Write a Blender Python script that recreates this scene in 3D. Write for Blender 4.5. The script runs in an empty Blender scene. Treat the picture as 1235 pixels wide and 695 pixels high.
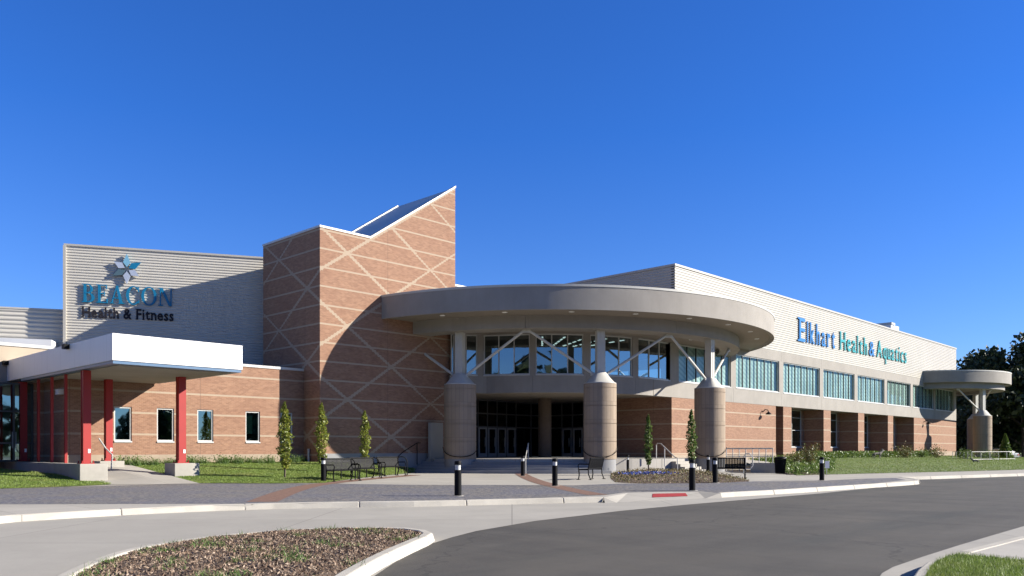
import bpy, bmesh, math, random
import numpy as np
from mathutils import Vector, Matrix
from mathutils.geometry import tessellate_polygon

scene = bpy.context.scene
col = scene.collection
rnd = random.Random(7)
nrng = np.random.default_rng(11)
PI = math.pi

# ------------------------------------------------------------------ camera, sky, sun, exposure
TH = math.radians(43.9)
FW = (math.cos(TH), math.sin(TH))          # horizontal view direction
RT = (math.sin(TH), -math.cos(TH))         # to the right
FOC, CX, HY, CH = 979.0, 617.5, 542.0, 1.45

cam_d = bpy.data.cameras.new('camera'); cam = bpy.data.objects.new('camera', cam_d); col.objects.link(cam)
cam.location = (0, 0, CH)
cam.rotation_euler = (PI/2, 0, math.atan2(-FW[0], FW[1]))
cam_d.sensor_width = 36; cam_d.lens = FOC/1235*36
cam_d.shift_y = (HY-347.5)/1235
cam_d.clip_start = 0.1; cam_d.clip_end = 6000
scene.camera = cam

SUN_EL = math.radians(25.2)
SAZ = math.atan2(RT[1], RT[0]) + math.radians(-1.0)   # sun comes from the right
tosun = Vector((math.cos(SAZ)*math.cos(SUN_EL), math.sin(SAZ)*math.cos(SUN_EL), math.sin(SUN_EL)))
world = bpy.data.worlds.new('World'); scene.world = world; world.use_nodes = True
wn = world.node_tree; wn.nodes.clear()
sky = wn.nodes.new('ShaderNodeTexSky'); sky.sky_type = 'NISHITA'; sky.sun_disc = False
sky.sun_elevation = SUN_EL; sky.sun_rotation = PI/2 - SAZ
sky.air_density = 1.0; sky.dust_density = 0.0; sky.ozone_density = 3.0; sky.altitude = 0
hs = wn.nodes.new('ShaderNodeMix'); hs.data_type = 'RGBA'; hs.blend_type = 'MULTIPLY'; hs.inputs[0].default_value = 1.0

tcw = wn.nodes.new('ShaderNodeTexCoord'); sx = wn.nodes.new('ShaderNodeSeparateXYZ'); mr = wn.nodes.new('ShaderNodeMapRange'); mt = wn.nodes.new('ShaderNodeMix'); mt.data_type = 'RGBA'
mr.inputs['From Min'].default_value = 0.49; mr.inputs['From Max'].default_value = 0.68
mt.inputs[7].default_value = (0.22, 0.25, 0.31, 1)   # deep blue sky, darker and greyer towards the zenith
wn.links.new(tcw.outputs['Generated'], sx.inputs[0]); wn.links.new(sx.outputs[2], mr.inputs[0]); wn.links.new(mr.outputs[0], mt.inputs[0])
m2 = wn.nodes.new('ShaderNodeMapRange'); m2.inputs['From Min'].default_value = 0.0; m2.inputs['From Max'].default_value = 0.36; lo = wn.nodes.new('ShaderNodeMix'); lo.data_type = 'RGBA'
lo.inputs[6].default_value = (0.58, 0.75, 1.20, 1); lo.inputs[7].default_value = (0.25, 0.65, 1.38, 1)
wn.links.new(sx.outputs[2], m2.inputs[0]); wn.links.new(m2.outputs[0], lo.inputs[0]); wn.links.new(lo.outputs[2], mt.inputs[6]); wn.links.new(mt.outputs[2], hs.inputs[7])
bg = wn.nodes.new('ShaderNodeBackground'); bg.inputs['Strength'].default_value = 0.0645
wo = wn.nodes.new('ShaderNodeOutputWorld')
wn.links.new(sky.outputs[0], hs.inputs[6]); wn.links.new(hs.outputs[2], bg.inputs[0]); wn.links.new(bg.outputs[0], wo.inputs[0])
sl = bpy.data.lights.new('sun', 'SUN'); sl.energy = 5.0; sl.angle = math.radians(0.5); sl.color = (1.0, 0.94, 0.83)
so = bpy.data.objects.new('sun', sl); col.objects.link(so); so.rotation_mode = 'QUATERNION'
so.rotation_quaternion = tosun.to_track_quat('Z', 'Y')
scene.view_settings.view_transform = 'Standard'; scene.view_settings.look = 'None'
scene.view_settings.exposure = 1.1; scene.view_settings.gamma = 1.0

# ------------------------------------------------------------------ place helpers
def P(r, f): return (RT[0]*r + FW[0]*f, RT[1]*r + FW[1]*f)
def G(px, py, z=0.0):                      # ground point at height z
    f = FOC*(CH-z)/(py-HY); return P((px-CX)/FOC*f, f)
def onF(px, f): return P((px-CX)/FOC*f, f)
def onY(px, y):                            # x where the ray of column px meets the plane y=const
    t = (px-CX)/FOC; f = y/(FW[1]+RT[1]*t); return f*(FW[0]+RT[0]*t)
def fwd(p): return p[0]*FW[0]+p[1]*FW[1]
def ray(px):
    t = (px-CX)/FOC; return (FW[0]+RT[0]*t, FW[1]+RT[1]*t)

# ------------------------------------------------------------------ materials
class NT:
    def __init__(s, name):
        s.m = bpy.data.materials.new(name); s.m.use_nodes = True; s.t = s.m.node_tree; s.t.nodes.clear()
        s.out = s.t.nodes.new('ShaderNodeOutputMaterial')
    def n(s, typ, ins=None, **kw):
        nd = s.t.nodes.new(typ)
        for k, v in kw.items(): setattr(nd, k, v)
        for k, v in (ins or {}).items():
            if isinstance(v, bpy.types.NodeSocket): s.t.links.new(v, nd.inputs[k])
            else: nd.inputs[k].default_value = v
        return nd
    def math(s, op, a, b=0.0, c=None):
        d = {0: a, 1: b}
        if c is not None: d[2] = c
        return s.n('ShaderNodeMath', d, operation=op).outputs[0]
    def mix(s, fac, a, b, blend='MIX'):
        nd = s.t.nodes.new('ShaderNodeMix'); nd.data_type = 'RGBA'; nd.blend_type = blend
        for idx, v in ((0, fac), (6, a), (7, b)):
            if isinstance(v, bpy.types.NodeSocket): s.t.links.new(v, nd.inputs[idx])
            elif idx == 0: nd.inputs[idx].default_value = v
            else: nd.inputs[idx].default_value = (*v, 1) if len(v) == 3 else v
        return nd.outputs[2]
    def noise(s, vec, scale, detail=4, rough=0.6):
        return s.n('ShaderNodeTexNoise', {'Vector': vec, 'Scale': scale, 'Detail': detail, 'Roughness': rough}).outputs[0]
    def ramp(s, fac, stops):
        nd = s.n('ShaderNodeValToRGB', {0: fac}); e = nd.color_ramp.elements
        while len(e) < len(stops): e.new(0.5)
        for i, (p, c) in enumerate(stops): e[i].position = p; e[i].color = (*c, 1)
        return nd.outputs[0]
    def obj(s): return s.n('ShaderNodeTexCoord').outputs['Object']
    def bump(s, h, strength, dist=0.02):
        return s.n('ShaderNodeBump', {'Height': h, 'Strength': strength, 'Distance': dist}).outputs[0]
    def pbsdf(s, color, rough, normal=None, metal=0.0, **kw):
        d = {'Base Color': color if isinstance(color, bpy.types.NodeSocket) else (*color, 1), 'Roughness': rough, 'Metallic': metal}
        if normal is not None: d['Normal'] = normal
        d.update(kw)
        return s.n('ShaderNodeBsdfPrincipled', d).outputs[0]
    def done(s, sh): s.t.links.new(sh, s.out.inputs[0]); return s.m

KA = 0.69                                    # scales base colours down to balance the raised exposure
def mat(name, c, rough=0.6, var=0.15, scale=3.0, bump=0.0, bscale=40.0, metal=0.0, stain=0.0, fine=0.0, fscale=60.0):
    c = tuple(x*KA for x in c)
    t = NT(name); v = t.obj()
    n1 = t.noise(v, scale)
    a = tuple(min(1, x*(1-var)) for x in c); b = tuple(min(1, x*(1+var)) for x in c)
    cc = t.mix(t.ramp(n1, [(0.3, (0, 0, 0)), (0.7, (1, 1, 1))]), a, b)
    if name.startswith('grey_stucco'):
        st = t.n('ShaderNodeMapping', {'Vector': v, 'Scale': (2.2, 2.2, 0.22)}).outputs[0]
        cc = t.mix(t.math('MULTIPLY', t.ramp(t.noise(st, 1.0, 6, 0.72), [(0.48, (0, 0, 0)), (0.72, (1, 1, 1))]), 0.28), cc, tuple(x*0.72 for x in c))
    if fine:
        n3 = t.noise(v, fscale, 2); cc = t.mix(t.ramp(n3, [(0.35, (0, 0, 0)), (0.65, (1, 1, 1))]), t.mix(1.0, cc, (1-fine,)*3, 'MULTIPLY'), cc)
    if stain:
        n2 = t.noise(v, scale*0.35, 6, 0.7)
        cc = t.mix(t.math('MULTIPLY', t.ramp(n2, [(0.5, (0, 0, 0)), (0.72, (1, 1, 1))]), stain), cc, tuple(x*0.5 for x in c))
    nm = t.bump(t.noise(v, bscale, 3), bump) if bump else None
    return t.done(t.pbsdf(cc, rough, nm, metal))

BAND, ROW = 1.072, 0.067
def brick(name, lattice):
    t = NT(name); s = t.n('ShaderNodeSeparateXYZ', {0: t.obj()}).outputs
    u = t.math('SUBTRACT', s[0], s[1]); v = t.math('ADD', s[2], -4.36+ROW)
    uv = t.n('ShaderNodeCombineXYZ', {0: u, 1: v}).outputs[0]
    bt = t.n('ShaderNodeTexBrick', {'Vector': uv, 'Color1': (0.205, 0.105, 0.062, 1), 'Color2': (0.305, 0.168, 0.102, 1), 'Mortar': (0.34, 0.235, 0.17, 1),
             'Scale': 1.0, 'Mortar Size': 0.006, 'Mortar Smooth': 0.2, 'Bias': 0.0, 'Brick Width': 0.2, 'Row Height': ROW}, offset=0.5, offset_frequency=2)
    base = t.mix(t.math('MULTIPLY', t.ramp(t.noise(uv, 0.6, 5), [(0.35, (0, 0, 0)), (0.7, (1, 1, 1))]), 0.35), bt.outputs['Color'], (0.20, 0.092, 0.057))
    us = t.n('ShaderNodeCombineXYZ', {0: t.math('MULTIPLY', u, 1.6), 1: t.math('MULTIPLY', v, 7.5)}).outputs[0]
    base = t.mix(t.math('MULTIPLY', t.ramp(t.noise(us, 1.0, 3, 0.7), [(0.38, (0, 0, 0)), (0.62, (1, 1, 1))]), 0.35), base, (0.165, 0.080, 0.050))
    base = t.mix(t.math('MULTIPLY', t.ramp(t.noise(us, 1.7, 2, 0.7), [(0.56, (0, 0, 0)), (0.7, (1, 1, 1))]), 0.4), base, (0.33, 0.20, 0.12))
    bm_ = t.math('LESS_THAN', t.math('FLOORED_MODULO', v, BAND), ROW*1.45)
    if lattice:
        row = t.math('FLOOR', t.math('DIVIDE', v, ROW)); vq = t.math('MULTIPLY', row, ROW)
        par = t.math('MULTIPLY', t.math('FLOORED_MODULO', row, 2.0), 0.05)
        uq = t.math('MULTIPLY', t.math('FLOOR', t.math('DIVIDE', t.math('ADD', u, par), 0.1)), 0.1)
        k = t.math('MULTIPLY', t.math('ADD', uq, 12.3+0.05), 0.674); vq = t.math('SUBTRACT', vq, ROW/2); w = 0.088
        m1 = t.math('LESS_THAN', t.math('FLOORED_MODULO', t.math('ADD', t.math('SUBTRACT', vq, k), w), 4.288), 2*w)
        m2 = t.math('LESS_THAN', t.math('FLOORED_MODULO', t.math('ADD', t.math('ADD', vq, k), w), 4.288), 2*w)
        bm_ = t.math('MAXIMUM', bm_, t.math('MAXIMUM', m1, m2))
    tanc = t.mix(t.noise(uv, 5.0), (0.30, 0.23, 0.165), (0.36, 0.28, 0.205))
    tanm = t.mix(bt.outputs['Fac'], tanc, (0.33, 0.255, 0.19))
    c = t.mix(bm_, base, tanm)
    cj = t.math('LESS_THAN', t.math('FLOORED_MODULO', t.math('ADD', u, 3.05), 6.36), 0.03)
    c = t.mix(t.math('MULTIPLY', cj, 0.6), c, (0.10, 0.06, 0.045))
    nm = t.bump(t.math('SUBTRACT', 1.0, bt.outputs['Fac']), 0.5, 0.006)
    return t.done(t.pbsdf(c, 0.85, nm))

def glass(name, tint, refl, gcol=(0.8, 0.88, 0.92)):
    t = NT(name)
    nm = t.bump(t.noise(t.obj(), 0.7, 2), 0.06, 0.05)
    gl = t.n('ShaderNodeBsdfGlossy', {'Color': (*gcol, 1), 'Roughness': 0.02, 'Normal': nm}).outputs[0]
    tr = t.n('ShaderNodeBsdfTransparent', {'Color': (*tint, 1)}).outputs[0]
    fr = t.math('POWER', t.n('ShaderNodeLayerWeight', {'Blend': 0.5}).outputs['Facing'], 4.0)
    fac = t.math('ADD', t.math('MULTIPLY', fr, 0.7), refl, None)
    fac = t.math('MINIMUM', fac, 0.95)
    mx = t.n('ShaderNodeMixShader', {0: fac, 1: tr, 2: gl}).outputs[0]
    return t.done(mx)

def pavers(name):
    t = NT(name); v = t.obj(); s = t.n('ShaderNodeSeparateXYZ', {0: v}).outputs
    uv = t.n('ShaderNodeCombineXYZ', {0: t.math('ADD', s[0], s[1]), 1: t.math('SUBTRACT', s[0], s[1])}).outputs[0]
    bt = t.n('ShaderNodeTexBrick', {'Vector': uv, 'Color1': (0, 0, 0, 1), 'Color2': (1, 1, 1, 1), 'Mortar': (0.5, 0.5, 0.5, 1), 'Scale': 1.0,
             'Mortar Size': 0.006, 'Brick Width': 0.30, 'Row Height': 0.15, 'Bias': 0.0}, offset=0.5)
    c = t.ramp(bt.outputs['Color'], [(0.0, (0.055, 0.058, 0.085)), (0.35, (0.095, 0.095, 0.105)), (0.7, (0.14, 0.132, 0.13)), (1.0, (0.18, 0.155, 0.135))])
    c = t.mix(t.math('MULTIPLY', t.ramp(t.noise(v, 0.35, 4), [(0.42, (0, 0, 0)), (0.6, (1, 1, 1))]), 0.55), c, (0.075, 0.085, 0.14))
    c = t.mix(t.math('MULTIPLY', t.ramp(t.noise(v, 9, 3, 0.8), [(0.5, (0, 0, 0)), (0.6, (1, 1, 1))]), 0.75), c, (0.30, 0.285, 0.27))
    c = t.mix(bt.outputs['Fac'], c, (0.16, 0.15, 0.15))
    return t.done(t.pbsdf(c, 0.75, t.bump(t.math('SUBTRACT', 1.0, bt.outputs['Fac']), 0.5, 0.01)))

def slabs(name, c, w, h, rot=False):
    c = tuple(x*KA for x in c)
    t = NT(name); v = t.obj(); s = t.n('ShaderNodeSeparateXYZ', {0: v}).outputs
    a = t.math('ADD', t.math('MULTIPLY', s[0], RT[0]), t.math('MULTIPLY', s[1], RT[1])) if rot else s[0]
    b = t.math('ADD', t.math('MULTIPLY', s[0], FW[0]), t.math('MULTIPLY', s[1], FW[1])) if rot else s[1]
    uv = t.n('ShaderNodeCombineXYZ', {0: a, 1: b}).outputs[0]
    bt = t.n('ShaderNodeTexBrick', {'Vector': uv, 'Color1': (*[x*0.93 for x in c], 1), 'Color2': (*[x*1.05 for x in c], 1), 'Mortar': (*[x*0.42 for x in c], 1), 'Scale': 1.0,
             'Mortar Size': 0.012, 'Mortar Smooth': 0.3, 'Brick Width': w, 'Row Height': h}, offset=0.0)
    cc = t.mix(t.math('MULTIPLY', t.ramp(t.noise(v, 0.55, 7, 0.68), [(0.4, (0, 0, 0)), (0.68, (1, 1, 1))]), 0.5), bt.outputs['Color'], tuple(x*0.72 for x in c))
    cc = t.mix(t.math('MULTIPLY', t.ramp(t.noise(v, 30, 3), [(0.4, (0, 0, 0)), (0.7, (1, 1, 1))]), 0.22), cc, tuple(x*0.65 for x in c))
    return t.done(t.pbsdf(cc, 0.8, t.bump(t.noise(v, 60, 3), 0.15, 0.01)))

def asphalt(name):
    t = NT(name); v = t.obj()
    st = t.n('ShaderNodeMapping', {'Vector': v, 'Rotation': (0, 0, math.radians(-20)), 'Scale': (0.15, 0.7, 1)}).outputs[0]
    c = t.mix(t.ramp(t.noise(st, 1.3, 6, 0.65), [(0.35, (0, 0, 0)), (0.68, (1, 1, 1))]), (0.046, 0.042, 0.037), (0.074, 0.068, 0.060))
    c = t.mix(t.math('MULTIPLY', t.ramp(t.noise(v, 70, 2), [(0.4, (0, 0, 0)), (0.72, (1, 1, 1))]), 0.55), c, (0.105, 0.098, 0.090))
    c = t.mix(t.math('MULTIPLY', t.ramp(t.noise(st, 0.5, 6, 0.7), [(0.54, (0, 0, 0)), (0.70, (1, 1, 1))]), 0.75), c, (0.034, 0.038, 0.036))
    c = t.mix(t.math('MULTIPLY', t.ramp(t.noise(v, 0.9, 8, 0.75), [(0.62, (0, 0, 0)), (0.7, (1, 1, 1))]), 0.35), c, (0.12, 0.098, 0.078))
    ln = t.n('ShaderNodeMapping', {'Vector': v, 'Rotation': (0, 0, math.radians(-62)), 'Scale': (0.9, 0.05, 1)}).outputs[0]
    c = t.mix(t.math('MULTIPLY', t.ramp(t.noise(ln, 1.0, 4, 0.6), [(0.48, (0, 0, 0)), (0.62, (1, 1, 1))]), 0.5), c, (0.042, 0.039, 0.036))
    c = t.mix(t.math('MULTIPLY', t.ramp(t.noise(v, 0.22, 6, 0.7), [(0.46, (0, 0, 0)), (0.62, (1, 1, 1))]), 0.45), c, (0.095, 0.085, 0.072))
    wv = t.n('ShaderNodeVectorMath', {0: v, 1: t.n('ShaderNodeVectorMath', {0: t.n('ShaderNodeTexNoise', {'Vector': v, 'Scale': 1.6, 'Detail': 5}).outputs['Color'], 'Scale': 1.1}, operation='SCALE').outputs[0]}, operation='ADD').outputs[0]
    vo = t.n('ShaderNodeTexVoronoi', {'Vector': wv, 'Scale': 0.16}, feature='DISTANCE_TO_EDGE').outputs['Distance']
    c = t.mix(t.math('MULTIPLY', t.math('LESS_THAN', vo, 0.0042), 0.7), c, (0.035, 0.033, 0.03))
    oil = t.n('ShaderNodeTexVoronoi', {'Vector': wv, 'Scale': 0.45}).outputs['Distance']
    c = t.mix(t.math('MULTIPLY', t.ramp(oil, [(0.0, (1, 1, 1)), (0.16, (0, 0, 0))]), 0.4), c, (0.03, 0.029, 0.028))
    return t.done(t.pbsdf(c, 0.86, t.bump(t.noise(v, 120, 3), 0.5, 0.008)))

def leafmat(name, cols, rough=0.5, trans=0.35, dry=0.0):
    t = NT(name)
    r = t.n('ShaderNodeNewGeometry').outputs['Random Per Island']
    c = t.ramp(r, [(i/(len(cols)-1), k) for i, k in enumerate(cols)])
    if dry:
        pos = t.n('ShaderNodeNewGeometry').outputs['Position']
        k = t.math('MULTIPLY', t.ramp(t.noise(pos, 0.55, 5, 0.65), [(0.45, (0, 0, 0)), (0.68, (1, 1, 1))]), dry)
        c = t.mix(k, c, (0.26, 0.25, 0.075))
        k2 = t.math('MULTIPLY', t.ramp(t.noise(pos, 1.3, 4, 0.65), [(0.52, (0, 0, 0)), (0.68, (1, 1, 1))]), dry)
        c = t.mix(k2, c, (0.075, 0.13, 0.02))
    d = t.pbsdf(c, rough)
    tl = t.n('ShaderNodeBsdfTranslucent', {'Color': c}).outputs[0]
    return t.done(t.n('ShaderNodeMixShader', {0: trans, 1: d, 2: tl}).outputs[0])

def stripes(name):                          # pale blind with soft diagonal stripes
    t = NT(name); s = t.n('ShaderNodeSeparateXYZ', {0: t.obj()}).outputs
    k = t.math('FLOORED_MODULO', t.math('ADD', t.math('MULTIPLY', s[0], 0.5), s[2]), 0.36)
    c = t.mix(t.ramp(t.math('DIVIDE', k, 0.36), [(0.35, (0, 0, 0)), (0.55, (1, 1, 1))]), (0.30, 0.335, 0.325), (0.47, 0.495, 0.48))
    c = t.mix(t.math('MULTIPLY', t.ramp(t.noise(t.obj(), 0.45, 3), [(0.42, (0, 0, 0)), (0.66, (1, 1, 1))]), 0.6), c, (0.20, 0.235, 0.235))  # soft dark patches painted in to suggest the dim room
    return t.done(t.pbsdf(c, 0.8))

def emit(name, c, s):
    t = NT(name); return t.done(t.n('ShaderNodeEmission', {0: (*c, 1), 1: s}).outputs[0])

def shaftmat(name):
    t = NT(name); s = t.n('ShaderNodeSeparateXYZ', {0: t.obj()}).outputs
    ang = t.math('ARCTAN2', s[1], s[0])
    uv = t.n('ShaderNodeCombineXYZ', {0: ang, 1: s[2]}).outputs[0]
    bt = t.n('ShaderNodeTexBrick', {'Vector': uv, 'Color1': (0.265, 0.205, 0.15, 1), 'Color2': (0.325, 0.255, 0.19, 1), 'Mortar': (0.215, 0.165, 0.122, 1), 'Scale': 1.0,
             'Mortar Size': 0.014, 'Brick Width': 0.2618, 'Row Height': 1.085}, offset=0.0)
    c = t.mix(t.math('MULTIPLY', t.noise(t.obj(), 9, 5), 0.5), bt.outputs['Color'], (0.235, 0.185, 0.14))
    nm = t.bump(t.noise(t.obj(), 45, 4), 0.6, 0.02)
    return t.done(t.pbsdf(c, 0.9, nm))

def matte(name, c, r):
    t = NT(name); n = t.noise(t.obj(), 6.0)
    return t.done(t.pbsdf(t.mix(n, tuple(x*0.8 for x in c), tuple(x*1.2 for x in c)), r, **{'Specular IOR Level': 0.12}))
M = {}
M['brick'] = brick('brick_banded', False)
M['lattice'] = brick('brick_lattice', True)
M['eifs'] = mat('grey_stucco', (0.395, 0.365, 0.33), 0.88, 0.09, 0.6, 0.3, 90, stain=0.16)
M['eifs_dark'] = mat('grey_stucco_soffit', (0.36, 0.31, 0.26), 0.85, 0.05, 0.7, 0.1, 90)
M['groove'] = mat('joint_grey', (0.16, 0.15, 0.14), 0.9)  # dark grey backing behind the open band joints
M['white'] = mat('white_metal_panel', (0.83, 0.83, 0.83), 0.45, 0.03, 0.5)
def panels(name, c, rough):
    t = NT(name); v = t.obj(); q = t.n('ShaderNodeSeparateXYZ', {0: v}).outputs
    k = t.math('LESS_THAN', t.math('FLOORED_MODULO', t.math('SUBTRACT', q[0], q[1]), 1.8), 0.022)
    st = t.n('ShaderNodeMapping', {'Vector': v, 'Scale': (3.0, 3.0, 0.35)}).outputs[0]
    cc = t.mix(t.math('MULTIPLY', t.ramp(t.noise(st, 1.2, 5, 0.7), [(0.5, (0, 0, 0)), (0.75, (1, 1, 1))]), 0.3), c, tuple(x*0.8 for x in c))
    return t.done(t.pbsdf(t.mix(t.math('MULTIPLY', k, 0.45), cc, tuple(x*0.5 for x in c)), rough))
M['white'] = panels('white_metal_panel', (0.70, 0.70, 0.70), 0.45)
M['siding'] = mat('cream_ribbed_metal', (0.60, 0.565, 0.50), 0.42, 0.04, 0.3)
M['sidingg'] = mat('grey_ribbed_metal', (0.72, 0.68, 0.60), 0.42, 0.04, 0.3)
M['coping'] = mat('pale_coping', (0.72, 0.70, 0.67), 0.4, 0.05)
M['roof'] = mat('roof_membrane', (0.30, 0.31, 0.33), 0.5, 0.08, 0.6)
M['metalroof'] = mat('blue_grey_roof', (0.95, 0.96, 0.98), 0.4, 0.06, 0.8)
M['concrete'] = mat('cast_concrete', (0.47, 0.44, 0.39), 0.85, 0.10, 1.6, 0.3, 50, stain=0.35)
M['kerb'] = mat('kerb_concrete', (0.66, 0.62, 0.55), 0.85, 0.10, 1.2, 0.3, 60, stain=0.3, fine=0.12)
M['basec'] = mat('tan_base_block', (0.44, 0.35, 0.26), 0.9, 0.08, 2.0, 0.3, 30)
M['tan'] = mat('tan_stucco', (0.55, 0.45, 0.34), 0.9, 0.05, 1.0, 0.1)
M['red'] = mat('red_paint', (0.42, 0.014, 0.011), 0.6, 0.06, 2.0)
M['bluetrim'] = mat('blue_trim', (0.10, 0.20, 0.34), 0.4, 0.05)
M['black'] = matte('black_powder_coat', (0.006, 0.006, 0.007), 0.55)
M['steel'] = mat('galvanised_steel', (0.62, 0.61, 0.58), 0.4, 0.08, 4.0)
M['painted'] = mat('pale_grey_paint', (0.68, 0.66, 0.60), 0.5, 0.04)
M['railw'] = mat('white_rail_paint', (0.72, 0.70, 0.66), 0.4, 0.05)
M['alu'] = mat('aluminium_frame', (0.68, 0.68, 0.66), 0.4, 0.04)
M['darkalu'] = mat('dark_mullion', (0.05, 0.055, 0.055), 0.4, 0.05)
M['doorframe'] = mat('door_frame_grey', (0.34, 0.34, 0.35), 0.45, 0.05)
M['darkframe'] = mat('shade_dark_frame', (0.10, 0.10, 0.105), 0.5, 0.05)  # frame colour darkened to stand in for the entrance shade
M['pier'] = mat('shade_brown_pier', (0.17, 0.125, 0.09), 0.9, 0.1)  # column tone taken down to a brown that imitates the deep entrance shade
M['shaft'] = shaftmat('split_face_block')
M['glass'] = glass('teal_tinted_glass', (0.78, 0.915, 0.89), 0.08, (0.55, 0.66, 0.66))
M['glassr'] = glass('reflective_glass', (0.26, 0.40, 0.42), 0.30, (0.74, 0.86, 0.90))
M['glassd'] = glass('dark_glass', (0.10, 0.16, 0.16), 0.30, (0.62, 0.85, 0.88))
M['glassv'] = glass('vestibule_glass', (0.12, 0.15, 0.16), 0.05)
M['blind'] = stripes('striped_blind')
M['tealblind'] = mat('teal_roller_blind', (0.30, 0.50, 0.46), 0.8, 0.03)
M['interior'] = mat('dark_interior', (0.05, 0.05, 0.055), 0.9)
M['lamp'] = emit('lamp_glow', (1, 0.93, 0.8), 0.14)
M['tube'] = emit('ceiling_lamp_glow', (1, 0.95, 0.88), 1.0)
M['pavers'] = pavers('blue_grey_pavers')
M['redpaver'] = mat('red_brick_pavers', (0.30, 0.17, 0.125), 0.85, 0.2, 6.0, fine=0.25, fscale=12)
M['plaza'] = slabs('plaza_concrete', (0.58, 0.545, 0.49), 1.8, 1.8)
M['drive'] = slabs('driveway_concrete', (0.53, 0.50, 0.45), 4.6, 4.6, True)
M['steps'] = mat('step_concrete', (0.33, 0.33, 0.34), 0.85, 0.08, 1.0, 0.2)
M['asphalt'] = asphalt('asphalt')
M['soil'] = mat('grass_ground', (0.15, 0.21, 0.045), 0.95, 0.3, 1.4, 0.3, 20, fine=0.3, fscale=25)
M['mulch'] = mat('bark_mulch', (0.17, 0.115, 0.08), 0.95, 0.3, 6.0, 0.6, 30, fine=0.4, fscale=50)
M['chip'] = leafmat('bark_chips', [(0.09, 0.056, 0.037), (0.17, 0.112, 0.077), (0.25, 0.175, 0.125), (0.42, 0.33, 0.255), (0.12, 0.075, 0.05), (0.21, 0.14, 0.10)], 0.9, 0.0)
M['grass'] = leafmat('lawn_blades', [(0.125, 0.19, 0.03), (0.17, 0.25, 0.04), (0.23, 0.31, 0.06), (0.14, 0.22, 0.034)], 0.55, 0.3, 0.6)
M['weed'] = leafmat('weed_blades', [(0.08, 0.15, 0.03), (0.13, 0.21, 0.05), (0.10, 0.17, 0.04)], 0.5, 0.3)
M['leafy'] = leafmat('yellow_green_leaves', [(0.12, 0.165, 0.02), (0.18, 0.23, 0.03), (0.29, 0.29, 0.05), (0.16, 0.21, 0.03), (0.27, 0.25, 0.05)], 0.45, 0.35)
M['leafg'] = leafmat('mid_green_leaves', [(0.065, 0.12, 0.02), (0.10, 0.165, 0.03), (0.15, 0.20, 0.045), (0.08, 0.14, 0.025)], 0.45, 0.3)
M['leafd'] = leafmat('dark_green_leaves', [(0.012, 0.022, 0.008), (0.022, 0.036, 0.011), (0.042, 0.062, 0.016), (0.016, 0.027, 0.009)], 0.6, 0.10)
M['leafr'] = leafmat('rusty_green_leaves', [(0.09, 0.12, 0.03), (0.14, 0.13, 0.035), (0.17, 0.10, 0.04), (0.08, 0.11, 0.03), (0.20, 0.17, 0.06)], 0.5, 0.3)
M['cover'] = leafmat('ground_cover_leaves', [(0.11, 0.13, 0.035), (0.18, 0.15, 0.06), (0.17, 0.11, 0.055), (0.27, 0.20, 0.11), (0.09, 0.12, 0.03)], 0.6, 0.2)
M['bluefl'] = leafmat('blue_petals', [(0.03, 0.05, 0.28), (0.05, 0.09, 0.42), (0.10, 0.14, 0.5), (0.04, 0.08, 0.10)], 0.5, 0.2)
M['bark'] = mat('bark', (0.13, 0.10, 0.075), 0.9, 0.25, 10, 0.4)
M['redplate'] = mat('red_tactile_plate', (0.50, 0.05, 0.05), 0.6, 0.15, 4.0)
M['signblue'] = mat('sign_blue', (0.012, 0.22, 0.42), 0.35, 0.08, 1.0)
M['signcyan'] = mat('sign_light_blue', (0.25, 0.55, 0.75), 0.35, 0.05)
M['signsilver'] = mat('sign_silver', (0.62, 0.68, 0.80), 0.3, 0.05, metal=0.2)
M['signslate'] = mat('sign_slate', (0.10, 0.17, 0.21), 0.35, 0.05)
M['signgrey'] = matte('sign_dark_grey', (0.022, 0.02, 0.026), 0.6)
M['elkblue'] = mat('sign_bright_blue', (0.018, 0.22, 0.60), 0.35, 0.05)
M['elkteal'] = mat('sign_teal', (0.035, 0.42, 0.44), 0.35, 0.05)
M['carw'] = mat('silver_car_paint', (0.62, 0.64, 0.66), 0.25, 0.02)
M['tyre'] = mat('rubber', (0.02, 0.02, 0.02), 0.8)
M['lens'] = mat('frosted_lens', (0.78, 0.78, 0.76), 0.25, 0.03)
M['decoy'] = mat('grey_brown_decoy', (0.22, 0.20, 0.18), 0.8, 0.3, 9.0)
M['pale'] = mat('pale_grey_slab', (0.46, 0.45, 0.41), 0.7, 0.04, 1.0)

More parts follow.
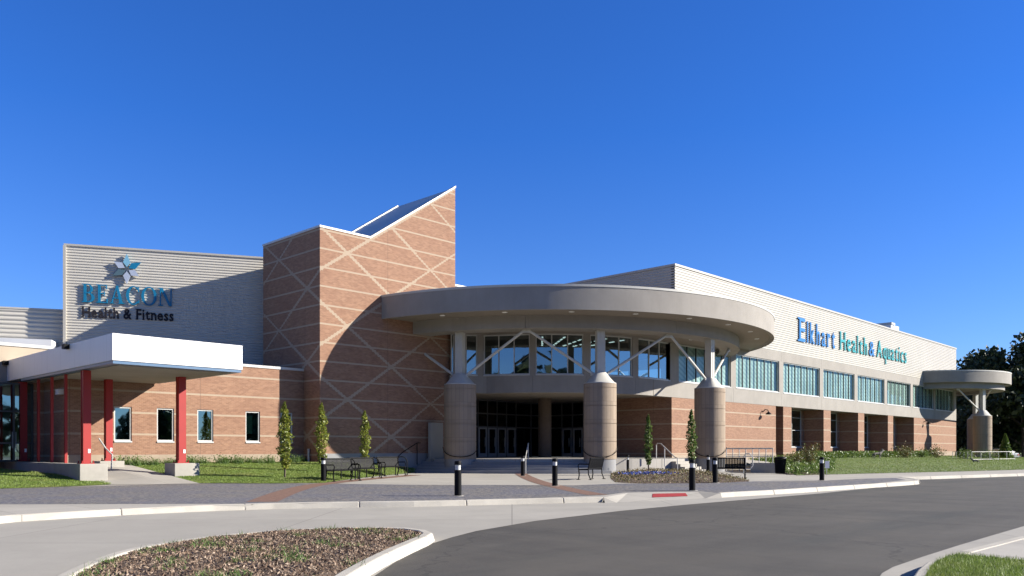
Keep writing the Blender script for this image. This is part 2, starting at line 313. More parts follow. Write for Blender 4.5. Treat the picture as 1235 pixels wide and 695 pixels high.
# ------------------------------------------------------------------ mesh builder
class MB:
    def __init__(s): s.v = []; s.f = []
    def add(s, vs, fs):
        o = len(s.v); s.v += [tuple(p) for p in vs]; s.f += [tuple(i+o for i in f) for f in fs]; return s
    def box(s, x0, x1, y0, y1, z0, z1):
        return s.prism([(x0, y0), (x1, y0), (x1, y1), (x0, y1)], z0, z1)
    def prism(s, poly, z0, z1):
        n = len(poly)
        a = sum(poly[i][0]*poly[(i+1) % n][1]-poly[(i+1) % n][0]*poly[i][1] for i in range(n))
        if a < 0: poly = poly[::-1]
        vs = [(x, y, z0) for x, y in poly]+[(x, y, z1) for x, y in poly]
        fs = [(i, (i+1) % n, (i+1) % n+n, i+n) for i in range(n)]
        if n <= 4: fs += [tuple(range(n))[::-1], tuple(range(n, 2*n))]
        else:
            for t in tessellate_polygon([[Vector((x, y, 0)) for x, y in poly]]):
                fs.append(tuple(reversed(up(poly, t)))); fs.append(tuple(i+n for i in up(poly, t)))
        return s.add(vs, fs)
    def obox(s, c, d, l, w, z0, z1):       # box centred on c along unit direction d
        nx, ny = -d[1], d[0]; p = []
        for a, b in ((-1, -1), (1, -1), (1, 1), (-1, 1)):
            p.append((c[0]+d[0]*a*l/2+nx*b*w/2, c[1]+d[1]*a*l/2+ny*b*w/2))
        return s.prism(p, z0, z1)
    def sheet(s, poly, z):
        zs = z if isinstance(z, (list, tuple)) else [z]*len(poly)
        fs = [up(poly, t) for t in tessellate_polygon([[Vector((x, y, 0)) for x, y in poly]])]
        return s.add([(x, y, h) for (x, y), h in zip(poly, zs)], fs)
    def tube(s, pts, r, n=8, cap=True):
        pts = [Vector(p) for p in pts]; rs = r if isinstance(r, (list, tuple)) else [r]*len(pts)
        vs = []; fs = []; ref = None
        for i, p in enumerate(pts):
            d = (pts[min(i+1, len(pts)-1)]-pts[max(i-1, 0)]).normalized()
            if ref is None: ref = Vector((0, 0, 1)) if abs(d.z) < 0.9 else Vector((1, 0, 0))
            a = d.cross(ref).normalized(); b = a.cross(d).normalized(); ref = b
            for k in range(n):
                t = 2*PI*k/n; vs.append(p+(a*math.cos(t)+b*math.sin(t))*rs[i])
        for i in range(len(pts)-1):
            for k in range(n):
                fs.append((i*n+k, i*n+(k+1) % n, (i+1)*n+(k+1) % n, (i+1)*n+k))
        if cap: fs.append(tuple(range(n))[::-1]); fs.append(tuple((len(pts)-1)*n+k for k in range(n)))
        return s.add(vs, fs)
    def lathe(s, c, prof, n=48, a0=0, a1=2*PI):
        full = abs(a1-a0-2*PI) < 1e-6; m = n if full else n+1; vs = []; fs = []
        for k in range(m):
            t = a0+(a1-a0)*k/n
            for r, z in prof: vs.append((c[0]+r*math.cos(t), c[1]+r*math.sin(t), c[2]+z if len(c) > 2 else z))
        q = len(prof)
        for k in range(n):
            for j in range(q-1):
                k2 = (k+1) % m; fs.append((k*q+j, k2*q+j, k2*q+j+1, k*q+j+1))
        return s.add(vs, fs)
    def strip(s, pts, z0, z1, th, off=0.0, batter=0.0):  # solid along a path; face on the right-hand side, th thick to the left
        n = len(pts); R0 = []; R1 = []; RB = []
        for i, p in enumerate(pts):
            a = pts[max(i-1, 0)]; b = pts[min(i+1, n-1)]; dx, dy = b[0]-a[0], b[1]-a[1]; L = math.hypot(dx, dy)
            nx, ny = dy/L, -dx/L
            RB.append((p[0]+nx*(off+batter), p[1]+ny*(off+batter))); R0.append((p[0]+nx*off, p[1]+ny*off)); R1.append((p[0]-nx*(th-off), p[1]-ny*(th-off)))
        vs = []
        for i in range(n): vs += [(*RB[i], z0), (*R0[i], z1), (*R1[i], z1), (*R1[i], z0)]
        fs = []
        for i in range(n-1):
            for k in range(4): fs.append((i*4+k, (i+1)*4+k, (i+1)*4+(k+1) % 4, i*4+(k+1) % 4))
        fs += [(3, 2, 1, 0), tuple((n-1)*4+k for k in range(4))]
        return s.add(vs, fs)
    def build(s, name, m, parent=None, smooth=False, bevel=0.0, recalc=True):
        me = bpy.data.meshes.new(name); me.from_pydata(s.v, [], s.f); me.update()
        if recalc:
            b = bmesh.new(); b.from_mesh(me); bmesh.ops.recalc_face_normals(b, faces=b.faces); b.to_mesh(me); b.free()
        if smooth: me.polygons.foreach_set('use_smooth', [True]*len(me.polygons))
        me.materials.append(M[m] if isinstance(m, str) else m)
        o = bpy.data.objects.new(name, me); col.objects.link(o); put(o, parent)
        if smooth:
            md = o.modifiers.new('edges', 'EDGE_SPLIT'); md.split_angle = math.radians(38)
        if bevel:
            md = o.modifiers.new('bevel', 'BEVEL'); md.width = bevel; md.segments = 2; md.limit_method = 'ANGLE'; md.angle_limit = math.radians(50)
        return o
def up(poly, t):
    a, b, c = (poly[i] for i in t)
    return tuple(t) if (b[0]-a[0])*(c[1]-a[1])-(b[1]-a[1])*(c[0]-a[0]) > 0 else tuple(reversed(t))
def put(o, parent):
    if parent is not None:
        o.parent = parent
        if parent.type == 'EMPTY': o.location = -Vector(parent.location)
def tag(o, label, cat, group=None):
    o['label'] = label; o['category'] = cat
    if group: o['group'] = group
    return o
def thing(name, label, cat, loc=(0, 0, 0), group=None):
    o = bpy.data.objects.new(name, None); o.empty_display_size = 0.3; col.objects.link(o); o.location = loc
    return tag(o, label, cat, group)
def struct(name, mb, m, kind='structure', **kw):
    o = mb.build(name, m, **kw); o['kind'] = kind; return o
def copy_tree(o, parent=None):
    c = o.copy(); col.objects.link(c)
    if parent is not None: c.parent = parent
    for ch in list(o.children): copy_tree(ch, c)
    return c
def place(proto, i, loc, rz, label, group=None, scale=1.0):
    o = proto if i == 0 else copy_tree(proto)
    o.location = loc; o.rotation_euler = (0, 0, rz); o.scale = (scale,)*3; o['label'] = label
    if group: o['group'] = group
    return o
def leaves(name, m, centers, size, parent=None, up_bias=0.0, aspect=0.6, jit=0.4):
    n = len(centers); c = np.asarray(centers, float)
    a = nrng.normal(size=(n, 3)); a[:, 2] += up_bias; a /= np.linalg.norm(a, axis=1)[:, None]
    b = nrng.normal(size=(n, 3)); b -= (b*a).sum(1)[:, None]*a; b /= np.linalg.norm(b, axis=1)[:, None]
    sz = size*(1+jit*(nrng.random(n)*2-1)); a = a*sz[:, None]; b = b*(sz*aspect)[:, None]
    v = np.stack([c-a*0.5, c+b*0.5, c+a*0.5, c-b*0.5], 1).reshape(-1, 3)
    return raw(name, m, v, 4, n, parent)
def raw(name, m, v, k, n, parent=None):
    me = bpy.data.meshes.new(name); me.vertices.add(n*k); me.vertices.foreach_set('co', v.astype(np.float32).ravel())
    me.loops.add(n*k); me.loops.foreach_set('vertex_index', np.arange(n*k, dtype=np.int32))
    me.polygons.add(n); me.polygons.foreach_set('loop_start', np.arange(0, n*k, k, dtype=np.int32))
    me.update(calc_edges=True); me.materials.append(M[m] if isinstance(m, str) else m)
    o = bpy.data.objects.new(name, me); col.objects.link(o); put(o, parent); return o
def tri_points(verts, tris, n):
    v = np.asarray(verts, float); t = np.asarray(tris); A, B, C = v[t[:, 0]], v[t[:, 1]], v[t[:, 2]]
    ar = np.linalg.norm(np.cross(B-A, C-A), axis=1); k = nrng.choice(len(t), n, p=ar/ar.sum())
    r1 = np.sqrt(nrng.random(n)); r2 = nrng.random(n)
    return A[k]*(1-r1)[:, None]+B[k]*(r1*(1-r2))[:, None]+C[k]*(r1*r2)[:, None]
def blades(name, m, pts, h, w, lean=0.5):
    n = len(pts); a = nrng.random(n)*2*PI; d = np.stack([np.cos(a), np.sin(a), np.zeros(n)], 1)
    hh = h*(0.5+nrng.random(n)); ln = nrng.normal(size=(n, 3))*lean; ln[:, 2] = 1; ln /= np.linalg.norm(ln, axis=1)[:, None]
    v = np.stack([pts-d*w/2, pts+d*w/2, pts+ln*hh[:, None]], 1).reshape(-1, 3)
    return raw(name, m, v, 3, n)
def tris_of(o):
    me = o.data; me.calc_loop_triangles()
    return [tuple(v.co) for v in me.vertices], [tuple(t.vertices) for t in me.loop_triangles]

# ------------------------------------------------------------------ the ground
Z_ROAD = -0.15
struct('ground', MB().sheet([(-2500, -2500), (2500, -2500), (2500, 2500), (-2500, 2500)], -0.17), 'soil')
struct('road', MB().sheet([P(-90, -40), P(140, -40), P(140, 75), P(-90, 60)], Z_ROAD), 'asphalt')
KPX = [(-420, 668), (-200, 645), (0, 623), (80, 618), (152, 614), (240, 610.2), (332, 607.4), (420, 605.8), (508, 604.8), (628, 602), (728, 600)]
KPX2 = [(868, 594.9), (885, 593.9), (937.6, 591.2), (1005, 587), (1060, 583.5), (1098, 581)]
BAY = [(1107, 580), (1108, 578.6), (1096, 576.6), (1084, 575.6)]
FAR = [(1120, 574.8), (1203, 572.2), (1300, 569.2), (1500, 564.5), (1900, 558)]
RMB = [(757, 595), (785, 594.4), (815, 594.0), (842, 593.7)]; RMF = [(744, 606.2), (783, 604.8), (820, 602.8), (850, 601)]
rback = [G(*p) for p in RMB]; rfront = [G(*p, -0.14) for p in RMF]
kf = [G(*p) for p in KPX]; kf2 = [G(*p) for p in KPX2]; kb = [G(*p) for p in BAY]; kr = [G(*p) for p in FAR]
plaza_poly = kf+rback+kf2+kb+kr+[P(150, 190), P(-80, 190), P(-60, 40)]
struct('plaza', MB().prism(plaza_poly, -0.165, 0.0), 'plaza')
ASP = [(452, 695), (482, 675), (515, 658), (545, 648.5), (574, 641), (644, 629), (748, 616.6), (828.6, 609), (887, 604), (988, 595.6), (1060, 588), (1110, 582.5)]
dp = [G(x, y, Z_ROAD) for x, y in ASP]+[kb[0]]+kf2[::-1]+rback[::-1]+kf[::-1]+[P(-70, 10), P(-70, -15), P(-4, -15), P(-2.2, 5)]
struct('driveway', MB().sheet(dp, Z_ROAD+0.006), 'drive')

def inset(pts, d):                           # shift an open path to its left by d
    out = []; n = len(pts)
    for i, p in enumerate(pts):
        a = pts[max(i-1, 0)]; b = pts[min(i+1, n-1)]; L = math.hypot(b[0]-a[0], b[1]-a[1])
        out.append((p[0]-(b[1]-a[1])/L*d, p[1]+(b[0]-a[0])/L*d))
    return out
def smooth_path(pts, k=4):
    out = []
    for i in range(len(pts)-1):
        p0, p1, p2, p3 = pts[max(i-1, 0)], pts[i], pts[i+1], pts[min(i+2, len(pts)-1)]
        for j in range(k):
            t = j/k
            out.append(tuple(0.5*(2*p1[c]+(p2[c]-p0[c])*t+(2*p0[c]-5*p1[c]+4*p2[c]-p3[c])*t*t+(3*p1[c]-p0[c]-3*p2[c]+p3[c])*t**3) for c in (0, 1)))
    return out+[pts[-1]]
def kerb_run(pts, z1=0.012, w=0.18, seg=3.0, top=None):
    mb = MB(); cum = [0]
    for a, b in zip(pts, pts[1:]): cum.append(cum[-1]+math.dist(a, b))
    def at(s):
        for i in range(len(pts)-1):
            if s <= cum[i+1] or i == len(pts)-2:
                t = (s-cum[i])/max(cum[i+1]-cum[i], 1e-6); return tuple(pts[i][c]+(pts[i+1][c]-pts[i][c])*t for c in (0, 1))
    s = 0
    while s < cum[-1]-0.05:
        e = min(s+seg, cum[-1]); q = [at(s+(e-s-0.012)*k/4) for k in range(5)]
        mb.strip(q, -0.17, z1, w, 0.02, 0.055); s = e
    return mb
struct('kerb', kerb_run(smooth_path(kf)), 'kerb', bevel=0.025)
struct('kerb', kerb_run(smooth_path(kf2+kb[:1])), 'kerb', bevel=0.025)
struct('kerb', kerb_run(kb[1:]+kr), 'kerb', bevel=0.025)

# paver field, brick ribbons, kerb ramp
pv = [G(*p) for p in [(-260, 616), (0, 608.4), (150, 608), (300, 607.6)]]+inset(kf[6:-1], 0.2)+[G(728, 597.6), G(752, 594.2), G(800, 593.3), G(846, 592.9), G(862, 594.4)]+inset(kf2[1:-1], 0.2)+[G(1092, 579), G(1080, 576.6), G(1040, 577.6), G(990, 580), G(911, 580.8), G(840, 583), G(745, 583.6),
      G(690, 585.5), G(600, 585.2), G(500, 585), G(420, 583.8), G(398, 583), G(320, 583.6), G(240, 583.2), G(140, 585.8), G(0, 589.5), G(-260, 598)]
struct('paver_field', MB().sheet(pv, 0.004), 'pavers')
def ribbon(px, w, z, m, name):
    c = smooth_path([G(*p) for p in px], 5); a = inset(c, w/2); b = inset(c, -w/2)
    struct(name, MB().sheet(a+b[::-1], z), m)
ribbon([(316, 605.6), (328, 600.5), (345, 594), (366, 588), (392, 583.6), (440, 578.5), (500, 573.2)], 0.85, 0.008, 'redpaver', 'brick_ribbon')
ribbon([(628, 571.5), (636, 576), (652, 582), (678, 588.5), (704, 594), (721, 597.2)], 0.7, 0.008, 'redpaver', 'brick_ribbon')
def ramp_pt(u, t, dz=0.0):                        # point on the sloping face of the kerb ramp
    i = min(2, int(u*3)); w = u*3-i
    a = [rfront[i][c]*(1-w)+rfront[i+1][c]*w for c in (0, 1)]; b = [rback[i][c]*(1-w)+rback[i+1][c]*w for c in (0, 1)]
    return (a[0]*(1-t)+b[0]*t, a[1]*(1-t)+b[1]*t, -0.142+0.146*t+dz)
mb = MB(); N = 12
for i in range(N+1):
    for j in range(5): mb.v.append(ramp_pt(i/N, j/4))
for i in range(N):
    for j in range(4): mb.f.append((i*5+j, (i+1)*5+j, (i+1)*5+j+1, i*5+j+1))
for e, u in ((kf[-1], 0.0), (kf2[0], 1.0)):
    q = [ramp_pt(u, j/4) for j in range(5)]; o_ = len(mb.v); mb.v += q+[(e[0], e[1], 0.002)]
    for j in range(4): mb.f.append((o_+j, o_+j+1, o_+5))
    a = q[0]; o_ = len(mb.v); mb.v += [(a[0]-FW[0]*0.05, a[1]-FW[1]*0.05, -0.146), (e[0]-FW[0]*0.34, e[1]-FW[1]*0.34, -0.146), (e[0]-FW[0]*0.02, e[1]-FW[1]*0.02, 0.004), a]; mb.f.append((o_, o_+1, o_+2, o_+3))
struct('kerb_ramp', mb, 'plaza')

# ------------------------------------------------------------------ building helpers
CC = (47.1, 42.1)                           # centre of the round canopy
YT, YL, Y0 = 39.9, 41.6, 31.8               # tower front, left wing front, right wing front
XT = 25.7
B = thing('community_centre', 'brick health and aquatics centre with lattice brick tower and round entrance canopy', 'building', (CC[0], CC[1], 0))

def corr(mb, p0, p1, z0, z1, pitch=0.24, depth=0.045, th=0.3):   # horizontally ribbed sheet, outward = right of p0->p1
    dx, dy = p1[0]-p0[0], p1[1]-p0[1]; L = math.hypot(dx, dy); nx, ny = dy/L, -dx/L
    prof = [(0.0, z0)]; z = z0
    while z < z1-pitch*0.5:
        for o, h in ((0, 0.10), (1, 0.3), (1, 0.62), (0, 0.82)): prof.append((o*depth, min(z1, z+h*pitch)))
        z += pitch
    prof.append((0.0, z1)); prof += [(-th, z1), (-th, z0)]
    n = len(prof)
    vs = [(p[0]+nx*o, p[1]+ny*o, z) for p in (p0, p1) for o, z in prof]
    fs = [(i, i+1, n+i+1, n+i) for i in range(n-1)]+[(n-1, 0, n, 2*n-1)]
    tri = tessellate_polygon([[Vector((o, z, 0)) for o, z in prof]])
    fs += [tuple(t) for t in tri]+[tuple(n+i for i in reversed(t)) for t in tri]
    return mb.add(vs, fs)

class Path:
    def __init__(s, pts):
        s.p = pts; s.c = [0]
        for a, b in zip(pts, pts[1:]): s.c.append(s.c[-1]+math.dist(a, b))
    def at(s, q):
        q = max(0, min(q, s.c[-1]))
        for i in range(len(s.p)-1):
            if q <= s.c[i+1]+1e-9:
                t = (q-s.c[i])/(s.c[i+1]-s.c[i]); return tuple(s.p[i][k]+(s.p[i+1][k]-s.p[i][k])*t for k in (0, 1))
    def sub(s, a, b, ds=0.6):
        n = max(1, int((b-a)/ds)); return [s.at(a+(b-a)*i/n) for i in range(n+1)]
    def px(s, x):                            # arc length where the ray of column x meets the path
        d = ray(x)
        for i in range(len(s.p)-1):
            (ax, ay), (bx, by) = s.p[i], s.p[i+1]
            f = lambda X, Y: d[0]*Y-d[1]*X
            u, v = f(ax, ay), f(bx, by)
            if u*v <= 0 and abs(u-v) > 1e-9: return s.c[i]+(s.c[i+1]-s.c[i])*u/(u-v)
        return None

def window(pts, z0, z1, frame='alu', pane='glass', mull='darkalu', back=None, rails=(), sill=True, depth=0.1, label=None, setback=0.14, mw=0.05, fw=0.07):
    """pts: pane boundaries along the wall line. Makes window > frame, mullion, pane (, blind)"""
    def off(p, q, k):
        L = math.dist(p, q); return ((q[1]-p[1])/L*k, -(q[0]-p[0])/L*k)
    n = len(pts)-1
    fr = MB(); mu = MB(); pa = MB(); bl = MB()
    for i in range(n):
        p, q = pts[i], pts[i+1]; o = off(p, q, -setback); L = math.dist(p, q); d = ((q[0]-p[0])/L, (q[1]-p[1])/L)
        P0 = (p[0]+o[0], p[1]+o[1]); P1 = (q[0]+o[0], q[1]+o[1])
        c = ((P0[0]+P1[0])/2, (P0[1]+P1[1])/2)
        fr.obox(c, d, L, depth, z0, z0+fw); fr.obox(c, d, L, depth, z1-fw, z1)
        if i == 0: fr.obox((P0[0]+d[0]*fw/2, P0[1]+d[1]*fw/2), d, fw, depth-0.006, z0+fw, z1-fw)
        if i == n-1: fr.obox((P1[0]-d[0]*fw/2, P1[1]-d[1]*fw/2), d, fw, depth-0.006, z0+fw, z1-fw)
        if i > 0: mu.obox((P0[0]+d[0]*0.0, P0[1]), d, mw, depth-0.01, z0+fw, z1-fw)
        for zr in rails: mu.obox(c, d, L-2*fw, depth-0.02, zr-mw/2, zr+mw/2)
        o2 = off(p, q, -setback-0.01)
        a, b2 = (p[0]+o2[0], p[1]+o2[1]), (q[0]+o2[0], q[1]+o2[1])
        pa.add([(*a, z0+0.02), (*b2, z0+0.02), (*b2, z1-0.02), (*a, z1-0.02)], [(0, 1, 2, 3)])
        if back:
            o3 = off(p, q, -setback-0.22); g = 0.03
            a = (p[0]+o3[0]+d[0]*g, p[1]+o3[1]+d[1]*g); b2 = (q[0]+o3[0]-d[0]*g, q[1]+o3[1]-d[1]*g)
            bl.obox(((a[0]+b2[0])/2, (a[1]+b2[1])/2), d, math.dist(a, b2), 0.02, z0+0.1 if back != 'tealblind' else z0+0.45, z1-0.03)
    w = fr.build('window', frame, B)
    if label: w['label'] = label
    if sill:
        p, q = pts[0], pts[-1]
        sm = MB()
        for i in range(n):
            a, b2 = pts[i], pts[i+1]; o = off(a, b2, -0.02); L = math.dist(a, b2); d = ((b2[0]-a[0])/L, (b2[1]-a[1])/L)
            sm.obox(((a[0]+b2[0])/2+o[0], (a[1]+b2[1])/2+o[1]), d, L, 0.14, z0-0.07, z0-0.002)
        sm.build('sill', frame, w)
    if mu.v: mu.build('mullion', mull, w)
    pa.build('pane', pane, w, recalc=False)
    if back: bl.build('blind', back, w)
    return w

# ---------------- tower
prof = [(XT, 0.3), (36.05, 0.3), (36.05, 18.72), (29.2, 14.1), (XT, 14.1)]
def extr(prof, y0, y1):
    mb = MB(); n = len(prof)
    mb.add([(x, y0, z) for x, z in prof]+[(x, y1, z) for x, z in prof], [tuple(range(n)), tuple(range(2*n-1, n-1, -1))]+[(i, (i+1) % n, n+(i+1) % n, n+i) for i in range(n)])
    return mb
tower = extr(prof, YT, 46.26).build('tower', 'lattice', B)
cp = MB()
def edge_cap(x0, z0, x1, z1, y0, y1, h=0.12):
    cp.add([(x0, y0, z0), (x1, y0, z1), (x1, y1, z1), (x0, y1, z0), (x0, y0, z0+h), (x1, y0, z1+h), (x1, y1, z1+h), (x0, y1, z0+h)],
           [(0, 1, 5, 4), (1, 2, 6, 5), (2, 3, 7, 6), (3, 0, 4, 7), (4, 5, 6, 7), (3, 2, 1, 0)])
edge_cap(XT-0.03, 14.1, 29.2, 14.1, YT-0.04, YT+0.3)
edge_cap(29.2, 14.1, 36.08, 18.74, YT-0.04, YT+0.3)
edge_cap(29.2, 14.1, 36.08, 18.74, 45.98, 46.3)
edge_cap(XT-0.03, 14.1, 29.2, 14.1, 45.98, 46.3)
edge_cap(XT-0.034, 14.1, XT+0.3, 14.1, YT+0.3, 45.98)
cp.build('coping', 'coping', tower)
rf = MB(); rf.add([(29.2, YT+0.3, 14.13), (36.05, YT+0.3, 18.75), (36.05, 45.98, 18.75), (29.2, 45.98, 14.13), (29.2, YT+0.3, 13.9), (36.05, YT+0.3, 18.5), (36.05, 45.98, 18.5), (29.2, 45.98, 13.9)],
       [(0, 1, 2, 3), (7, 6, 5, 4), (0, 4, 5, 1), (1, 5, 6, 2), (2, 6, 7, 3), (3, 7, 4, 0)])
rf.build('roof', 'metalroof', tower)
MB().strip([(XT-0.001, YL), (XT-0.001, YT-0.001), (35.5, YT-0.001)][1:], 0.3, 1.2, 0.1, 0.02).build('base_course', 'steps', tower)

# ---------------- left wing
XL0 = 13.0
wins = [(onY(a, YL), onY(b, YL)) for a, b in ((137.5, 159), (189.2, 210), (238, 257.3), (296.2, 313.6), (338.5, 353))]
WZ0, WZ1 = 1.86, 3.55
lw = MB(); x = XL0
for a, b in wins:
    lw.box(x, a, YL, YL+0.4, 0.2, 6.0); lw.box(a, b, YL, YL+0.4, 0.2, WZ0); lw.box(a, b, YL, YL+0.4, WZ1, 6.0); x = b
lw.box(x, XT-0.003, YL, YL+0.4, 0.2, 6.0)
lw.box(XL0, XL0+0.4, YL+0.4, 45.0, 0.2, 6.0)
lw.build('brick_wall', 'brick', B)
MB().box(XL0-0.04, XT-0.005, YL-0.05, YL+0.35, 6.0, 6.14).box(XL0-0.04, XL0+0.36, YL+0.35, 45.0, 6.0, 6.14).build('coping', 'coping', B)
MB().box(XL0-0.02, XT-0.005, YL-0.03, YL, 0.2, 1.18).build('base_course', 'basec', B)
MB().box(XL0+0.4, XT-0.01, YL+0.41, 60, 5.6, 5.85).build('roof', 'roof', B)
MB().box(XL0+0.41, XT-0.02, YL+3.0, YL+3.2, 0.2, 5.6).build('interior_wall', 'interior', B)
for i, (a, b) in enumerate(wins):
    window([(a, YL), (b, YL)], WZ0, WZ1, pane='glassd', back='tealblind' if i == 3 else None, label='window with a teal blind drawn most of the way down' if i == 3 else None, setback=0.10)

# recessed door and brick beyond it
YD = 44.9
MB().box(-12, 10.9, YD, YD+0.4, 0.2, 4.74).box(12.55, XL0, YD+0.02, YD+0.4, 0.2, 4.74).build('brick_wall', 'brick', B)
dr = MB()
for xx in (10.94, 11.7, 12.5): dr.box(xx-0.04, xx+0.04, YD+0.1, YD+0.2, 0.85, 4.7)
for zz in (0.9, 1.75, 3.3, 4.65): dr.box(10.98, 12.46, YD+0.11, YD+0.19, zz-0.04, zz+0.04)
dr = dr.build('door', 'darkalu', B)
MB().add([(10.9, YD+0.15, 0.86), (12.55, YD+0.15, 0.86), (12.55, YD+0.15, 4.7), (10.9, YD+0.15, 4.7)], [(0, 1, 2, 3)]).build('pane', 'glassd', dr, recalc=False)
MB().box(11.62, 11.64, YD+0.04, YD+0.08, 1.5, 2.3).box(11.76, 11.78, YD+0.04, YD+0.08, 1.5, 2.3).build('handle', 'steel', dr)
MB().box(8, 13.0, 48.5, 48.7, 0.2, 5).build('interior_wall', 'interior', B)
# tan wall behind
MB().box(-25, 14.0, 47.0, 47.4, 0.2, 6.7).box(13.6, 14.0, 47.4, 60, 0.2, 6.7).build('stucco_wall', 'tan', B)
MB().box(-25, 14.06, 46.94, 47.5, 6.7, 6.86).build('coping', 'coping', B)

# sign wall (angled) and the lower ribbed wall to its left
S1 = (XT, 46.26); S0 = (15.9, 51.6); SL = math.dist(S0, S1)
SD = ((S1[0]-S0[0])/SL, (S1[1]-S0[1])/SL); SN = (SD[1], -SD[0])
SB = 2.0                                    # the sign wall stands this far behind the tower's rear corner
b0 = (S1[0]-SN[0]*SB, S1[1]-SN[1]*SB); d0 = ray(78.2)
k0 = (b0[0]*SD[1]-b0[1]*SD[0])/(d0[0]*SD[1]-d0[1]*SD[0])
S0 = (d0[0]*k0, d0[1]*k0); S1 = (b0[0]+SD[0]*2.0, b0[1]+SD[1]*2.0); SL = math.dist(S0, S1)
ZS = CH+(HY-294)*k0/FOC
sw = corr(MB(), S0, S1, 5.0, ZS-0.12, 0.17, 0.03).build('sign_wall', 'sidingg', B)
mb = MB(); mb.obox(((S0[0]+S1[0])/2-SN[0]*0.15, (S0[1]+S1[1])/2-SN[1]*0.15), SD, SL+0.1, 0.45, ZS-0.12, ZS)
mb.obox((S0[0]-SN[0]*0.12, S0[1]-SN[1]*0.12), SD, 0.16, 0.5, 5.0, ZS-0.121)
mb.build('edge_trim', 'siding', sw)
bk = [(S0[0]-SN[0]*0.3, S0[1]-SN[1]*0.3), (S1[0]-SN[0]*0.3, S1[1]-SN[1]*0.3), (S1[0]-SN[0]*14, S1[1]-SN[1]*14), (S0[0]-SN[0]*14, S0[1]-SN[1]*14)]
MB().prism(bk, 5.0, ZS-0.2).build('roof_volume', 'sidingg', B)
L1 = (S0[0]-SN[0]*0.6+SD[0]*0.5, S0[1]-SN[1]*0.6+SD[1]*0.5); L0 = (L1[0]-SD[0]*24, L1[1]-SD[1]*24)
tt = (40-CX)/FOC; dr_ = ray(40)
den = dr_[0]*SD[1]-dr_[1]*SD[0]; fL = (L1[0]*SD[1]-L1[1]*SD[0])/den
ZLW = CH+(HY-371.8)*fL/FOC
lwl = corr(MB(), L0, L1, 4.5, ZLW-0.1, 0.26, 0.05).build('ribbed_wall', 'sidingg', B)
mb = MB(); mb.obox(((L0[0]+L1[0])/2-SN[0]*0.15, (L0[1]+L1[1])/2-SN[1]*0.15), SD, 24, 0.45, ZLW-0.1, ZLW); mb.build('edge_trim', 'sidingg', lwl)
MB().obox((L1[0]-SD[0]*9-SN[0]*(-0.9), L1[1]-SD[1]*9+SN[1]*0.9), SD, 16, 1.5, 6.9, CH+(HY-411)*fL/FOC-0.1).build('roof_ledge', 'metalroof', B)

# ---------------- right wing
XE = 116.9; Z_B, Z_S, Z_H, Z_P, Z_R = 5.15, 6.34, 9.0, 9.8, 14.7
g0, gp, gw = 58.6, 8.3, 7.5
groups = [(g0+gp*k, g0+gp*k+gw) for k in range(-1, 7)]
piers = [50.3-1.2]+[a for a, b in groups[1:]]
sb = MB(); hb = MB(); pb = MB()
edges = [47.1]+[(groups[k][1]+groups[k+1][0])/2 for k in range(7)]+[XE]
for a, b in zip(edges, edges[1:]):
    sb.box(a+0.008, b-0.008, Y0-0.02, Y0+0.6, Z_B, Z_S-0.07); hb.box(a+0.008, b-0.008, Y0-0.02, Y0+0.6, Z_H, Z_P)
prev = 49.1
for a, b in groups: MB().box(prev, a, Y0-0.018, Y0+0.5, Z_S-0.07, Z_H).build('pier', 'eifs', B); prev = b
MB().box(prev, XE, Y0-0.018, Y0+0.5, Z_S-0.07, Z_H).build('pier', 'eifs', B)
sb.build('sill_band', 'eifs', B); hb.build('header_band', 'eifs', B)
MB().box(47.2, XE-0.02, Y0+0.02, Y0+0.5, Z_B+0.02, Z_S-0.08).box(47.2, XE-0.02, Y0+0.02, Y0+0.5, Z_H+0.02, Z_P-0.01).build('joint_backing', 'groove', B)
for a, b in groups:
    window([(a+(b-a)*k/6, Y0) for k in range(7)], Z_S, Z_H, pane='glass', back='blind', setback=0.10, mw=0.09)
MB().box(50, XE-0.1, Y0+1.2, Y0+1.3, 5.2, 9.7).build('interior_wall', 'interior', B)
sid = corr(MB(), (49.8, Y0), (XE, Y0), Z_P, Z_R-0.15, 0.19, 0.035).build('ribbed_wall', 'siding', B)
corr(MB(), (49.8, 70), (49.8, Y0+0.002), Z_P, Z_R-0.15, 0.19, 0.035).build('ribbed_wall', 'siding', B)
MB().box(49.72, XE+0.05, Y0-0.08, Y0+0.4, Z_R-0.15, Z_R).box(49.72, 50.2, Y0+0.4, 70, Z_R-0.15, Z_R).box(XE-0.4, XE+0.05, Y0+0.4, 70, Z_R-0.15, Z_R).build('coping', 'siding', sid)
MB().box(50.1, XE, Y0+0.31, 70, Z_R-0.5, Z_R-0.3).build('roof', 'roof', B)
MB().box(XE-0.3, XE, Y0+0.3, 70, 5.15, Z_R-0.16).build('end_wall', 'eifs', B)
bw = MB()
for a, b in ((49.4, 65.5), (66.9, 68.5), (75.3, 76.9), (83.7, 85.3), (92.1, 93.7), (100.5, XE)):
    bw.box(a, b, Y0, Y0+(2.6 if a > 50 else 0.5), 0.3, Z_B)
bw.box(65.4, 66.9, Y0+1.9, Y0+2.4, 0.3, Z_B)
recs = ((68.5, 75.3), (76.9, 83.7), (85.3, 92.1), (93.7, 100.5))
for a, b in recs:
    bw.box(a, b, Y0+1.9, Y0+2.3, 0.3, 1.66); bw.box(a, a+0.3, Y0+1.9, Y0+2.3, 1.66, Z_B); bw.box(b-0.5, b, Y0+1.9, Y0+2.3, 1.66, Z_B)
bw.box(XE-0.4, XE, Y0+2.6, 70, 0.3, Z_B)
bw.build('brick_wall', 'brick', B)
MB().box(65, 101, Y0+0.62, Y0+2.8, Z_B+0.01, Z_B+0.2).build('soffit', 'eifs_dark', B)
